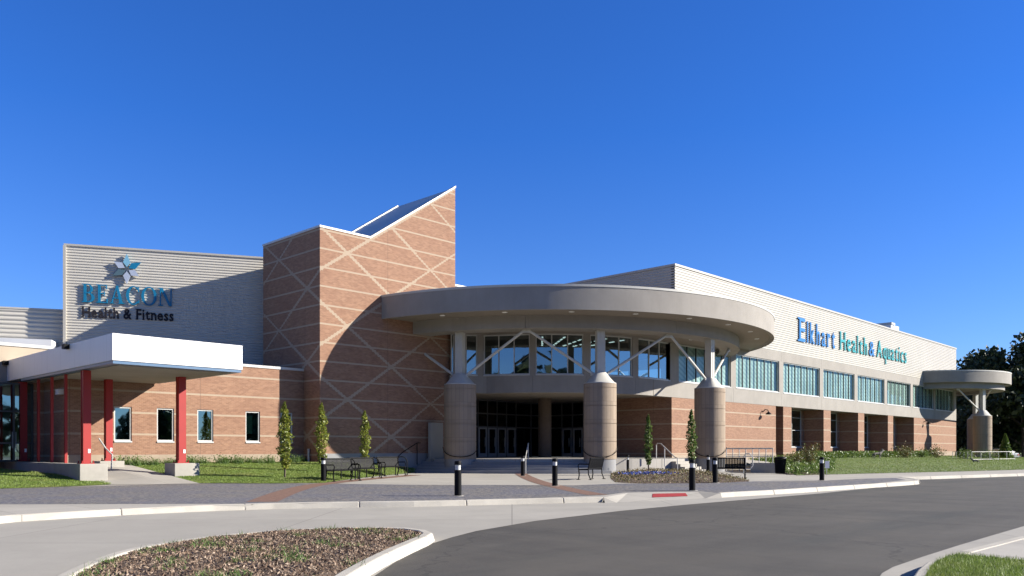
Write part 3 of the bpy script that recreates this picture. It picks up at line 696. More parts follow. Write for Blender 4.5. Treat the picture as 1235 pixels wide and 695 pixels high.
for a, b in recs:
    window([(a+0.3+(b-a-0.8)*k/3, Y0+1.9) for k in range(4)], 1.66, Z_B-0.02, pane='glassd', mull='alu', rails=(3.23, 4.4), setback=0.1)
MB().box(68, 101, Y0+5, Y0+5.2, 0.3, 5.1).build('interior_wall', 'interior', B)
MB().box(49.4, 65.5, Y0-0.03, Y0, 0.3, 1.05).build('base_course', 'basec', B)
MB().box(100.5, XE, Y0-0.03, Y0, 0.3, 1.05).build('base_course', 'basec', B)

# gooseneck wall lamps
for px_, z_ in ((920, 4.55), (1114.5, 4.7)):
    xx = onY(px_, Y0)
    l = MB().tube([(xx, Y0, z_), (xx, Y0-0.2, z_+0.2), (xx, Y0-0.45, z_+0.15), (xx, Y0-0.5, z_-0.02)], 0.04, 6).build('wall_lamp', 'black', B)
    MB().lathe((xx, Y0-0.5), [(0.05, z_), (0.09, z_-0.03), (0.22, z_-0.14), (0.23, z_-0.22)], 16).build('lamp_shade', 'black', l)

# ---------------- drum (glazed upper storey on a curve)
RD = 10.3
arc = [(35.3, YT-0.3)]+[(CC[0]+RD*math.cos(math.radians(a)), CC[1]+RD*math.sin(math.radians(a))) for a in np.arange(201, 270.01, 1.0)]+[(50.3, Y0)]
D = Path(arc)
SE = D.c[-1]; SW = D.px(805.5)
dgroups = [(562, 576, 1), (583, 639, 3), (646, 704, 3), (712, 763, 3), (770, 808, 3)]
jt = [D.px(x) for x in (642.5, 707.5, 766.5)]
sEnd = D.px(811)-0.02 if D.px(811) else SE
cuts = [0]+jt+[D.c[-2]]
sb = MB(); hb = MB()
for a, b in zip(cuts, cuts[1:]):
    sb.strip(D.sub(a+0.008, b-0.008), Z_B, Z_S-0.07, 0.5, 0.0); hb.strip(D.sub(a+0.008, b-0.008), Z_H-0.02, 9.35, 0.5, 0.0)
sb.build('sill_band', 'eifs', B); hb.build('header_band', 'eifs', B)
MB().strip(D.sub(0.1, D.c[-2]-0.1), Z_B+0.03, Z_S-0.1, 0.3, -0.05).build('joint_backing', 'groove', B)
pb = MB(); prev = D.px(548)
for a, b, n in dgroups:
    sa, sb_ = D.px(a), D.px(b)
    MB().strip(D.sub(prev, sa), Z_S-0.07, Z_H-0.02, 0.4, 0.0).build('pier', 'eifs', B)
    window([D.at(sa+(sb_-sa)*k/n) for k in range(n+1)], Z_S, Z_H-0.02, pane='glassr', mull='alu', setback=0.12, mw=0.06)
    prev = sb_
window([D.at(0.1), D.at(D.px(548))], Z_S, Z_H-0.02, pane='glassr', setback=0.12)
if prev < D.c[-2]: MB().strip(D.sub(prev, D.c[-2]), Z_S-0.07, Z_H-0.02, 0.4, 0.0).build('pier', 'eifs', B)
else: MB().box(D.at(prev)[0], 49.1, Y0-0.018, Y0+0.5, Z_S-0.07, Z_H-0.02).build('pier', 'eifs', B)
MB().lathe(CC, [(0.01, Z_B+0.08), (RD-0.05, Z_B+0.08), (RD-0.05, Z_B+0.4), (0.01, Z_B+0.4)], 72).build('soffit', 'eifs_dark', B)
# room behind the drum glass
MB().lathe(CC, [(4.0, 5.5), (4.0, 9.4)], 40).build('interior_wall', 'interior', B)
il = MB()
for a in (222, 231, 240, 249, 258):
    for r in (5.2, 6.2, 7.2, 8.2, 9.2):
        t = math.radians(a); c = (CC[0]+r*math.cos(t), CC[1]+r*math.sin(t)); il.obox(c, (math.cos(t), math.sin(t)), 0.5, 0.12, 8.86, 8.9)
il.build('ceiling_lamp', 'tube', B)
MB().lathe(CC, [(3.9, 8.95), (RD-0.5, 8.95)], 60).build('interior_ceiling', 'interior', B)
# lobby block behind
MB().box(36.1, 49.7, 44.6, 68, 5.3, 13.45).build('lobby_block', 'eifs', B)
MB().box(36.06, 49.7, 44.4, 45.0, 13.45, 13.6).build('coping', 'coping', B)

# ---------------- entrance under the drum
MB().box(49.4, 49.9, Y0+0.5, 38.6, 0.85, Z_B+0.1).build('brick_wall', 'brick', B)
MB().box(49.395, 49.405, Y0+0.02, 38.6, 0.86, 0.95).build('base_course', 'basec', B)
YE = 44.0
def storefront(pts, z0, z1, doors, nm='door'):
    """pts along wall; doors: indices of bays that are doors"""
    fr = MB(); pa = MB()
    for i in range(len(pts)-1):
        p, q = pts[i], pts[i+1]; L = math.dist(p, q); d = ((q[0]-p[0])/L, (q[1]-p[1])/L); c = ((p[0]+q[0])/2, (p[1]+q[1])/2)
        fr.obox(p, d, 0.08, 0.14, z0, z1)
        for z in (z0+2.3, z0+3.3, z1-0.05): fr.obox(c, d, L-0.08, 0.12, z-0.05, z+0.05)
        pa.add([(*p, z0), (*q, z0), (*q, z1), (*p, z1)], [(0, 1, 2, 3)])
    fr.obox(pts[-1], d, 0.08, 0.14, z0, z1)
    fr.build('storefront_frame', 'darkframe', B); pa.build('storefront_pane', 'glassv', B, recalc=False)
    for i in doors:
        p, q = pts[i], pts[i+1]; L = math.dist(p, q); d = ((q[0]-p[0])/L, (q[1]-p[1])/L); nx, ny = d[1], -d[0]
        dm = MB(); c = ((p[0]+q[0])/2+nx*0.03, (p[1]+q[1])/2+ny*0.03)
        for s in (-1, 1): dm.obox((c[0]+d[0]*s*(L/2-0.12), c[1]+d[1]*s*(L/2-0.12)), d, 0.13, 0.06, z0+0.02, z0+2.24)
        dm.obox(c, d, L-0.37, 0.058, z0+0.02, z0+0.3); dm.obox(c, d, L-0.37, 0.058, z0+2.12, z0+2.24)
        do = dm.build('door', 'doorframe', B)
        MB().obox((c[0]+d[0]*(L/2-0.3)+nx*0.07, c[1]+d[1]*(L/2-0.3)+ny*0.07), d, 0.03, 0.03, z0+0.8, z0+1.5).build('handle', 'steel', do)
xs = [36.2, 38.0, 39.8]+[onY(p, YE) for p in (576, 587.5, 599, 610.5, 622)]+[onY(640, YE), 49.4]
storefront([(x_, YE) for x_ in xs], 0.85, 5.2, (3, 4, 5, 6))
storefront([(49.4, 44.0), (49.4, 42.0), (49.4, 40.9), (49.4, 39.8), (49.4, 38.6)], 0.85, 5.2, (1, 2))
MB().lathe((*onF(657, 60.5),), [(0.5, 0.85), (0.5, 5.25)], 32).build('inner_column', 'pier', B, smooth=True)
MB().box(36.1, 50.49, 46.5, 46.7, 0.85, 5.2).box(50.5, 50.7, 38, 46.7, 0.85, 5.2).build('interior_wall', 'interior', B)

# ---------------- round canopies
def arc_pts(c, r, a0, a1, n): return [(c[0]+r*math.cos(math.radians(a0+(a1-a0)*i/n)), c[1]+r*math.sin(math.radians(a0+(a1-a0)*i/n))) for i in range(n+1)]
def canopy(c, r, rb, rin, cols, nodes, lights, zb=9.37, zt=10.81):
    n = 160
    MB().lathe(c, [(0.02, zb+0.55), (r-0.3, zb+0.55), (r-0.3, zb+0.06), (r-0.12, zb+0.06), (r-0.12, zb), (r, zb), (r, zt-0.1), (r-0.35, zt-0.1), (r-0.35, zt-0.4), (0.02, zt-0.38)], n).build('canopy', 'eifs', B, smooth=True)
    cv = B.children[-1] if False else [o for o in B.children if o.name.startswith('canopy')][-1]
    MB().lathe(c, [(r+0.03, zt-0.13), (r+0.03, zt), (r-0.4, zt+0.02), (r-0.4, zt-0.12), (r+0.03, zt-0.13)], n).build('coping', 'painted', cv, smooth=True)
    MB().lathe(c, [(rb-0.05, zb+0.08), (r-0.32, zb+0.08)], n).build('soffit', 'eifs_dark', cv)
    mb = MB(); cuts = nodes+[nodes[-1]+120, nodes[0]+360]
    for a, b in zip(cuts, cuts[1:]):
        m_ = max(6, int((b-a)/2))
        p = arc_pts(c, rb, a+0.04, b-0.04, m_); q = arc_pts(c, rb-1.4, b-0.04, a+0.04, m_)
        mb.prism(p+q, 8.69, zb+0.3)
    mb.build('ring_beam', 'eifs', cv)
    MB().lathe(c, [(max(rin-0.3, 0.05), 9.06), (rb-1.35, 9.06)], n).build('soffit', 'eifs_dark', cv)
    for rr, aa, z in lights:
        p = (c[0]+rr*math.cos(math.radians(aa)), c[1]+rr*math.sin(math.radians(aa)))
        d = MB().lathe(p, [(0.17, z+0.02), (0.17, z-0.02), (0.13, z-0.02), (0.13, z-0.006)], 16).build('downlight', 'white', cv)
        MB().lathe(p, [(0.001, z-0.008), (0.13, z-0.008)], 16).build('lamp_disc', 'lamp', d)
    for (cx_, cy_), na in cols:
        column(c, (cx_, cy_), na, rb)
def column(c, p, na, rb, zt=5.44):
    pr = [(0.98, 0.02), (0.98, zt)]
    z = 0.85; prof = []
    top = zt
    ks = [0.85, 1.94, 3.02, 4.1, 5.185]
    prof = [(0.97, -0.1), (0.97, 0.84), (0.99, 0.85)]
    pl = MB().lathe((0, 0), prof, 64)
    prof = []
    for i, zz in enumerate(ks):
        e = ks[i+1]-0.025 if i+1 < len(ks) else zt
        if i: prof += [(0.955, zz-0.03), (0.955, zz)]
        prof += [(1.0, zz), (1.0, e)]
    prof += [(0.9, zt)]
    mb = MB().lathe((0, 0), prof, 64)
    o = mb.build('column', 'shaft', B, smooth=True); o.location = Vector((p[0], p[1], 0))-Vector(B.location)
    def sub(mb_, nm, m, **k):
        s = mb_.build(nm, m, o, **k); return s
    sub(pl, 'plinth', 'steps', smooth=True)
    ang = math.atan2(p[1]-c[1], p[0]-c[0])
    n = 48; vs = []; fs = []
    rings = [(0.99, zt), (0.99, zt+0.05), (0.90, zt+0.06)]
    for r, zz in rings: vs += [(r*math.cos(2*PI*k/n), r*math.sin(2*PI*k/n), zz) for k in range(n)]
    for k in range(n):
        t = 2*PI*k/n; tl = t-ang; m_ = max(abs(math.cos(tl)), abs(math.sin(tl))); q = 0.29/m_
        vs.append((q*math.cos(t), q*math.sin(t), 6.14))
    for j in range(3):
        for k in range(n): fs.append((j*n+k, j*n+(k+1) % n, (j+1)*n+(k+1) % n, (j+1)*n+k))
    fs.append(tuple(3*n+k for k in range(n)))
    sub(MB().add(vs, fs), 'cap', 'painted', smooth=True)
    d = (math.cos(ang), math.sin(ang))
    mb = MB(); mb.obox((0, 0), d, 0.46, 0.04, 6.14, 8.71)
    for s in (-1, 1): mb.obox((d[1]*s*0.22, -d[0]*s*0.22), d, 0.46, 0.05, 6.14, 8.71)
    mb.obox((0, 0), d, 0.42, 0.40, 6.14, 8.70)
    sub(mb, 'post', 'painted')
    for a in na:
        q = (c[0]+(rb-0.7)*math.cos(math.radians(a))-p[0], c[1]+(rb-0.7)*math.sin(math.radians(a))-p[1]); L = math.hypot(*q); u = (q[0]/L, q[1]/L)
        mb = MB().tube([(u[0]*0.34, u[1]*0.34, 6.0), (q[0]-u[0]*0.12, q[1]-u[1]*0.12, 8.66)], 0.085, 10)
        mb.obox((q[0]-u[0]*0.1, q[1]-u[1]*0.1), u, 0.3, 0.16, 8.5, 8.695)
        mb.obox((u[0]*0.36, u[1]*0.36), u, 0.3, 0.14, 5.9, 6.12)
        sub(mb, 'brace', 'painted')
    return o
main_cols = [(onF(555, 50.5), (181.5, 218)), (onF(723.7, 49.6), (218, 256.4)), (onF(856, 53.6), (256.4, 295))]
lights = [(16.0, a, 9.45) for a in (200, 214, 228, 242, 256, 270, 284, 298)]+[(12.2, a, 9.06) for a in (209, 226, 244, 262, 280)]
canopy(CC, 17.2, 14.8, RD, main_cols, [181.5, 218, 256.4, 295], lights)
C2 = (112.8, 34.4)
canopy(C2, 9.6, 8.9, 2.0, [(onF(1185, 98), (222,)), (onF(1176.5, 108), (258,))], [222, 258, 330], [(9.15, a, 9.45) for a in (262, 290)])
for a in np.linspace(262, 206, 5)[:0]: pass
# lights under the drum
for a in (215, 229, 243, 257):
    p = (CC[0]+9.0*math.cos(math.radians(a)), CC[1]+9.0*math.sin(math.radians(a)))
    d = MB().lathe(p, [(0.15, Z_B+0.09), (0.15, Z_B+0.06), (0.11, Z_B+0.06)], 16).build('downlight', 'white', B)
    MB().lathe(p, [(0.001, Z_B+0.062), (0.11, Z_B+0.062)], 16).build('lamp_disc', 'lamp', d)

# ---------------- platform and steps
def sector(r0, a0, a1, z0, z1, n=60):
    return MB().prism([CC]+arc_pts(CC, r0, a0, a1, n), z0, z1)
RP = 13.75
sector(RP, 186, 330, -0.02, 0.85).build('entrance_platform', 'plaza', B)
st = MB()
a2 = math.degrees(math.atan2(main_cols[1][0][1]-CC[1], main_cols[1][0][0]-CC[0])) % 360
for k, (r, z) in enumerate(((RP+0.36, 0.68), (RP+0.72, 0.51), (RP+1.08, 0.34), (RP+1.44, 0.17))):
    o_ = arc_pts(CC, r, 187.5, a2+1, 40); i_ = arc_pts(CC, r-0.37, a2+1, 187.5, 40); st.prism(o_+i_, -0.02, z)
st.build('entrance_steps', 'steps', B)
# side flight on the right
ss = MB(); a3 = math.radians(262)
for k in range(4):
    r = RP+0.19+0.36*k; c = (CC[0]+r*math.cos(a3), CC[1]+r*math.sin(a3)); ss.obox(c, (-math.sin(a3), math.cos(a3)), 1.6, 0.37, -0.02, 0.68-0.17*k)
ss.build('side_steps', 'kerb', B)
MB().box(35.6, 49.4, YT+0.01, 46.5, 0.5, 0.846).build('lobby_floor', 'steps', B)

# rooftop unit
rx = onY(1074, Y0+8); 
rx = onY(1074, Y0+2)
u = MB().box(rx-1.3, rx+1.3, Y0+1.5, Y0+4, Z_R-0.4, Z_R+1.1).build('rooftop_unit', 'metalroof', B)
MB().box(rx-1.4, rx-0.2, Y0+1.4, Y0+4.1, Z_R+1.1, Z_R+1.35).build('hood', 'steel', u)

# ------------------------------------------------------------------ signs
dg = bpy.context.evaluated_depsgraph_get()
_gl = {}
def glyph(ch, bold):
    k = (ch, bold)
    if k not in _gl:
        cu = bpy.data.curves.new('glyph', 'FONT'); cu.body = ch; cu.size = 1.0; cu.offset = bold; cu.extrude = 0.5; cu.resolution_u = 3
        ob = bpy.data.objects.new('glyph', cu); col.objects.link(ob); d = bpy.context.evaluated_depsgraph_get()
        me = bpy.data.meshes.new_from_object(ob.evaluated_get(d)); bpy.data.objects.remove(ob)
        v = np.array([tuple(q.co) for q in me.vertices]); f = [tuple(p.vertices) for p in me.polygons]
        _gl[k] = (v, f)
    return _gl[k]
capH = glyph('H', 0.0)[0][:, 1].max()
SERIF = {'B': ((0.0, 'b'), (0.0, 't')), 'E': ((0.0, 'b'), (0.0, 't')), 'A': ((0.04, 'b'), (0.96, 'b')), 'N': ((0.07, 'b'), (0.07, 't'), (0.93, 't')),
         'H': ((0.07, 'b'), (0.07, 't'), (0.93, 'b'), (0.93, 't')), 'F': ((0.1, 'b'), (0.08, 't')), 'l': ((0.5, 'b'), (0.3, 't')), 'h': ((0.1, 'b'), (0.9, 'b'), (0.05, 't')),
         'k': ((0.1, 'b'), (0.9, 'b'), (0.05, 't')), 'i': ((0.5, 'b'),), 'n': ((0.1, 'b'), (0.9, 'b'), (0.05, 't')), 'r': ((0.2, 'b'), (0.1, 't')), 'q': ((0.9, 'b'),), 'a': ((0.97, 'b'),), 'u': ((0.95, 'b'), (0.05, 't'))}
def lettering(root, text, p0, d, nrm, zbase, height, width, depth, stand, m, bold=0.02, sc=None, serif=0.045, gap=0.085, sw=1.0):
    """text runs from p0 along d (horizontal), exact total width"""
    s = height/capH; items = []; x = 0
    for ch in text:
        if ch == ' ': x += 0.28; continue
        v, f = glyph(ch, bold); w = v[:, 0].max()-v[:, 0].min(); items.append((ch, x, v, f, w)); x += w+gap
    tot = x-gap; sx = width/tot
    for ch, x, v, f, w in items:
        mb = MB()
        def W(lx, ly, lz): return (p0[0]+d[0]*lx+nrm[0]*lz, p0[1]+d[1]*lx+nrm[1]*lz, zbase+ly)
        mb.add([W((x+q[0]-v[:, 0].min())*sx, q[1]*s, stand+(q[2]+0.5)*depth) for q in v], f)
        y0, y1 = v[:, 1].min()*s, v[:, 1].max()*s
        if ch not in 'qy': y0 = max(y0, 0)
        for fx, bt in SERIF.get(ch, ()):
            c = (x+w*fx)*sx; hw = (0.10 if ch.isupper() else 0.085)*sx*sw; h = serif*s; a, b_ = (y0, y0+h) if bt == 'b' else (y1-h, y1)
            if bt == 't' and fx < 0.4: lo, hi = c-hw, c+hw*0.6
            else: lo, hi = c-hw, c+hw
            pts = [W(lo, a, stand-0.004), W(hi, a, stand-0.004), W(hi, b_, stand-0.004), W(lo, b_, stand-0.004), W(lo, a, stand+depth+0.005), W(hi, a, stand+depth+0.005), W(hi, b_, stand+depth+0.005), W(lo, b_, stand+depth+0.005)]
            mb.add(pts, [(3, 2, 1, 0), (4, 5, 6, 7), (0, 1, 5, 4), (1, 2, 6, 5), (2, 3, 7, 6), (3, 0, 4, 7)])
        mb.build('letter', m, root, recalc=True)
def on_sign(px_):                            # distance along the angled sign wall for an image column
    d = ray(px_); den = d[0]*SD[1]-d[1]*SD[0]; f = (S0[0]*SD[1]-S0[1]*SD[0])/den
    return (d[0]*f-S0[0])*SD[0]+(d[1]*f-S0[1])*SD[1], f
a0, f0 = on_sign(99.3); a1, f1 = on_sign(209.5)
zb1 = CH+(HY-364.8)*f0/FOC; zb2 = CH+(HY-382.6)*f0/FOC
sp = (S0[0]+SD[0]*a0, S0[1]+SD[1]*a0)
sg = thing('wall_sign', 'raised letters reading BEACON Health & Fitness under a six-pointed star on the grey ribbed wall', 'sign', (sp[0]+SD[0]*2.4, sp[1]+SD[1]*2.4, zb2))
def ring(cx, cy, ro, rO, ri, rI, a0, a1, n=28, dx=0.0):
    """elliptic stroke: outer radii ro x rO, inner ri x rI, from angle a0 to a1"""
    q = [math.radians(a0+(a1-a0)*k/n) for k in range(n+1)]
    return [((cx+ro*math.cos(t), cy+rO*math.sin(t)), (cx+dx+ri*math.cos(t), cy+rI*math.sin(t))) for t in q]
def bar(x0, y0, x1, y1): return [((x0, y0), (x0, y1)), ((x1, y0), (x1, y1))]
def slant(xb, xt, w): return [((xb, 0), (xb+w, 0)), ((xt, 1), (xt+w, 1))]
SER = {  # unit-height serif capitals: (width, strokes)
 'B': (0.78, [bar(0.10, 0, 0.27, 1), bar(0.0, 0, 0.38, 0.055), bar(0.0, 0.945, 0.36, 1), ring(0.36, 0.745, 0.30, 0.255, 0.15, 0.205, -90, 90), ring(0.38, 0.265, 0.38, 0.265, 0.20, 0.21, -90, 90), bar(0.2, 0.485, 0.40, 0.535)]),
 'E': (0.72, [bar(0.10, 0, 0.27, 1), bar(0.0, 0, 0.68, 0.06), bar(0.0, 0.94, 0.64, 1), bar(0.2, 0.485, 0.50, 0.54), bar(0.62, 0.0, 0.70, 0.24), bar(0.58, 0.77, 0.65, 1), bar(0.46, 0.39, 0.52, 0.64)]),
 'A': (0.92, [[((0.08, 0), (0.15, 0)), ((0.42, 1), (0.46, 0.92))], [((0.62, 0), (0.82, 0)), ((0.38, 0.95), (0.52, 1))], bar(0.24, 0.28, 0.70, 0.335), bar(0.0, 0, 0.26, 0.05), bar(0.54, 0, 0.92, 0.05)]),
 'C': (0.86, [ring(0.46, 0.5, 0.46, 0.52, 0.29, 0.455, 42, 318, 36, 0.02), bar(0.74, 0.68, 0.81, 0.98), bar(0.76, 0.08, 0.83, 0.24)]),
 'O': (0.98, [ring(0.49, 0.5, 0.49, 0.52, 0.31, 0.46, 0, 360, 44)]),
 'N': (0.98, [bar(0.10, 0, 0.18, 1), bar(0.78, 0, 0.86, 1), [((0.68, 0), (0.86, 0)), ((0.08, 1), (0.28, 1))], bar(0.0, 0, 0.30, 0.05), bar(0.0, 0.945, 0.2, 1), bar(0.66, 0.945, 0.98, 1)])}
def serif_caps(root, text, p0, d, nrm, zb, h, width, depth, stand, m):
    gap = 0.10; tot = sum(SER[c][0] for c in text)+gap*(len(text)-1); sx = width/tot; x = 0
    for ch in text:
        w, strokes = SER[ch]; mb = MB()
        for k, st_ in enumerate(strokes):
            n = len(st_); vs = []
            for o in (stand-0.002*k, stand+depth+0.0025*k):
                for a, b_ in st_:
                    for q in (a, b_): vs.append((p0[0]+d[0]*(x+q[0])*sx+nrm[0]*o, p0[1]+d[1]*(x+q[0])*sx+nrm[1]*o, zb+q[1]*h))
            fs = []; N = 2*n
            for i_ in range(n-1):
                a, b_, c, e = 2*i_, 2*i_+1, 2*i_+3, 2*i_+2
                fs += [(a, b_, c, e), (N+e, N+c, N+b_, N+a), (a, e, N+e, N+a), (b_, N+b_, N+c, c)]
            fs += [(0, N, N+1, 1), (2*n-2, 2*n-1, N+2*n-1, N+2*n-2)]
            mb.add(vs, fs)
        mb.build('letter', m, root); x += w+gap
serif_caps(sg, 'BEACON', sp, SD, SN, zb1, 22.2*f0/FOC, a1-a0, 0.09, 0.06, 'signblue')
lettering(sg, 'Health & Fitness', sp, SD, SN, zb2, 12.6*f0/FOC, a1-a0, 0.05, 0.05, 'signgrey', 0.02)
ac, fc = on_sign(153.5); zc = CH+(HY-325.5)*fc/FOC
ctr = (S0[0]+SD[0]*ac, S0[1]+SD[1]*ac)
for k, (m_, R_) in enumerate((('signcyan', 0.95), ('signblue', 0.92), ('signsilver', 0.82), ('signsilver', 0.92), ('signslate', 0.92), ('signsilver', 0.84))):
    t = math.radians(90-60*k); t1, t2 = t+math.radians(27), t-math.radians(27)
    quad = [(0.13*math.cos(t), 0.13*math.sin(t)), (0.46*math.cos(t1), 0.46*math.sin(t1)), (R_*math.cos(t), R_*math.sin(t)), (0.46*math.cos(t2), 0.46*math.sin(t2))]
    vs = [(ctr[0]+SD[0]*a+SN[0]*o, ctr[1]+SD[1]*a+SN[1]*o, zc+b) for o in (0.10, 0.22) for a, b in quad]
    MB().add(vs, [(3, 2, 1, 0), (4, 5, 6, 7), (0, 1, 5, 4), (1, 2, 6, 5), (2, 3, 7, 6), (3, 0, 4, 7)]).build('star_point', m_, sg)
xs_ = [onY(p, Y0) for p in (962.5, 1008.5, 1012, 1044.5, 1047, 1053.5, 1056.5, 1092)]
eg = thing('wall_sign', 'tall blue and teal letters reading Elkhart Health & Aquatics along the long white ribbed wall', 'sign', (xs_[0]+12, Y0, 11.1))
YS = Y0-0.05
lettering(eg, 'E', (xs_[0], YS), (1, 0), (0, -1), 11.1, 2.08, 1.2, 0.06, 0.03, 'elkblue', 0.004)
lettering(eg, 'lkhart', (xs_[0]+1.6, YS), (1, 0), (0, -1), 11.12, 1.86, xs_[1]-xs_[0]-2.2, 0.06, 0.03, 'elkblue', 0.008, gap=0.24, sw=0.7)
lettering(eg, 'Health', (xs_[2], YS), (1, 0), (0, -1), 11.16, 1.75, xs_[3]-xs_[2], 0.06, 0.03, 'elkteal', 0.004, gap=0.2, sw=0.7)
lettering(eg, '&', (xs_[4], YS), (1, 0), (0, -1), 11.2, 1.5, xs_[5]-xs_[4], 0.06, 0.03, 'elkblue', 0.0)
lettering(eg, 'Aquatics', (xs_[6], YS), (1, 0), (0, -1), 11.25, 1.72, xs_[7]-xs_[6], 0.06, 0.03, 'elkteal', 0.004, gap=0.2, sw=0.7)

# ------------------------------------------------------------------ white canopy on red posts (left entrance)
CX0, CX1, CY0, CY1 = 11.9, 17.3, 32.9, 49.0
E = thing('entrance_canopy', 'flat white canopy on red steel posts over the left side entrance', 'canopy', (14.6, 38, 0.8))
MB().box(CX0, CX1, CY0, 41.45, 4.9, 5.95).box(CX0, 12.95, 41.45, CY1, 4.9, 5.95).build('roof', 'white', E, bevel=0.01)
MB().box(CX0+0.04, CX1-0.04, CY0+0.04, 41.4, 4.78, 4.9).box(CX0+0.04, 12.9, 41.4, 44.8, 4.78, 4.9).build('trim', 'bluetrim', E)
MB().box(CX0+0.35, CX1-0.35, CY0+0.35, 41.3, 4.75, 4.785).box(CX0+0.35, 12.85, 41.3, 44.7, 4.75, 4.785).build('soffit', 'eifs', E)
def red_post(x, y, w, z0, plate=True):
    mb = MB(); mb.box(x-w/2, x+w/2, y-w/2, y-w/2+0.03, z0, 4.76).box(x-w/2, x+w/2, y+w/2-0.03, y+w/2, z0, 4.76).box(x-w/2+0.02, x+w/2-0.02, y-w/2+0.03, y+w/2-0.03, z0, 4.755)
    o = mb.build('post', 'red', E)
    if plate:
        pm = MB().box(x-w*0.85, x+w*0.85, y-w*0.85, y+w*0.85, z0, z0+0.04)
        for sx in (-1, 1):
            for sy in (-1, 1): pm.tube([(x+sx*w*0.7, y+sy*w*0.7, z0+0.03), (x+sx*w*0.7, y+sy*w*0.7, z0+0.13)], 0.025, 6)
        pm.build('base_plate', 'red', o)
        MB().box(x+w*0.1, x+w*0.4, y-w/2-0.012, y-w/2-0.002, z0+0.45, z0+0.62).build('socket_cover', 'white', o)
for px_, y_, w_, z_ in ((103.6, 36.6, 0.31, 0.84), (218.3, 36.6, 0.33, 0.82), (130.7, 40.4, 0.30, 0.9), (27.5, 45.1, 0.31, 0.86)):
    red_post(onY(px_, y_), y_, w_, z_)
xr = onY(103.6, 36.6)
for px_ in (79.3, 62.6, 46.4, 10.3):
    d = ray(px_); f = xr/d[0]; red_post(xr, d[1]*f, 0.11, 0.84, False)
def footing(x, y, lx, ly, z0, z1): MB().box(x-lx/2, x+lx/2, y-ly/2, y+ly/2, z0, z1).build('footing', 'concrete', E, bevel=0.02)
footing(onY(218.3, 36.6)+0.05, 36.6, 1.15, 1.1, -0.1, 0.82)
footing(onY(103.6, 36.6)+0.15, 36.6, 1.1, 1.0, -0.1, 0.84)
footing(onY(130.7, 40.4), 40.4, 1.1, 1.0, 0.1, 0.9)
MB().box(xr-0.38, xr+0.3, 37.1, 49, -0.1, 0.838).build('low_wall', 'concrete', E, bevel=0.02)
for px_ in (9.5, 82.5):
    d = ray(px_); f = CX0/d[0]; y_ = d[1]*f; z_ = CH+(HY-(438 if px_ < 20 else 418.5))*f/FOC
    MB().box(CX0-0.22, CX0-0.005, y_-0.16, y_+0.16, z_-0.1, z_+0.1).build('floodlight', 'black', E)
MB().box(XL0-0.22, XL0-0.005, 42.0, 42.5, 4.05, 4.3).build('wall_light', 'white', B)
hr = thing('handrail', 'short curved grey handrail beside the rear red post', 'handrail', (onY(134, 39.2), 39.2, 0.6))
x_ = onY(134, 39.2); MB().tube([(x_, 39.2, 0.4), (x_+0.05, 39.2, 1.2), (x_-0.1, 39.6, 1.5), (x_-0.25, 40, 1.95)], 0.035, 8).build('rail', 'steel', hr)

# ------------------------------------------------------------------ lawns, path, beds
def patch(name, front, back, m, k=10, kind='structure', ease=1.0, bump=0.02):
    mb = MB(); n = len(front)
    for j in range(k+1):
        t = j/k; e = t**ease
        for a, b in zip(front, back):
            z = a[2]+(b[2]-a[2])*e+(rnd.uniform(-bump, bump) if 0 < j < k else 0)
            mb.v.append((a[0]+(b[0]-a[0])*t, a[1]+(b[1]-a[1])*t, z))
    for j in range(k):
        for i in range(n-1): mb.f.append((j*n+i, j*n+i+1, (j+1)*n+i+1, (j+1)*n+i))
    return struct(name, mb, m, kind, smooth=False)
def g3(px, py, z): return (*G(px, py, z), z)
fr = [(*G(x, y), 0.012) for x, y in ((241, 583.2), (270, 583.2), (300, 583.4), (330, 583.4), (360, 583), (392, 582.8), (403, 581), (420, 578.6), (440, 576.2), (465, 573.6), (497, 570.6))]
bkp = [(15.6, YL-0.02, 0.72), (17.0, YL-0.02, 0.74), (18.5, YL-0.02, 0.75), (20, YL-0.02, 0.75), (22, YL-0.02, 0.74), (24.0, YL-0.02, 0.73), (25.6, YT-0.02, 0.72), (27.2, YT-0.02, 0.68), (29, YT-0.02, 0.6), (31, YT-0.02, 0.45), (33.0, YT-0.02, 0.2)]
lawn2 = patch('lawn', fr, bkp, 'soil', ease=1.15)
fr1 = [(*G(x, y), 0.012) for x, y in ((-160, 595), (-60, 592), (0, 589.8), (60, 588), (100, 586.4), (136, 584.6))]
bk1 = [(xr-14, 47, 0.8), (xr-9, 47, 0.8), (xr-5, 46, 0.8), (xr-2.5, 43, 0.66), (xr-0.6, 39.0, 0.40), (xr+0.5, 36.0, 0.12)]
lawn1 = patch('lawn', fr1, bk1, 'soil')
pf = [(*G(x, y), 0.011) for x, y in ((134, 584.9), (165, 584.6), (200, 584.2), (241, 583.4))]
pbk = [(xr+0.2, 44.9, 0.846), (13.2, 44.9, 0.846), (14.2, 41.55, 0.80), (15.65, 41.55, 0.74)]
patch('path', pf, pbk, 'plaza', bump=0.0)
frr = [(*G(x, y), 0.012) for x, y in ((962, 573.6), (998, 572.6), (1045, 571.4), (1089, 570.4), (1160, 568.8), (1235, 566.6), (1330, 564), (1480, 560))]
bkr = [(62.5, Y0-0.05, 0.5), (66.5, Y0-0.05, 0.7), (75, Y0-0.05, 0.75), (84, Y0-0.05, 0.75), (95, Y0-0.05, 0.75), (108, Y0-0.05, 0.7), (122, Y0-2, 0.5), (150, Y0-6, 0.3)]
lawn3 = patch('lawn', frr, bkr, 'soil', k=14)
def grass_on(o, n, h, w, lean=0.5):
    v, t = tris_of(o); g = blades('grass', 'grass', tri_points(v, t, n), h, w, lean); g['kind'] = 'stuff'; return g
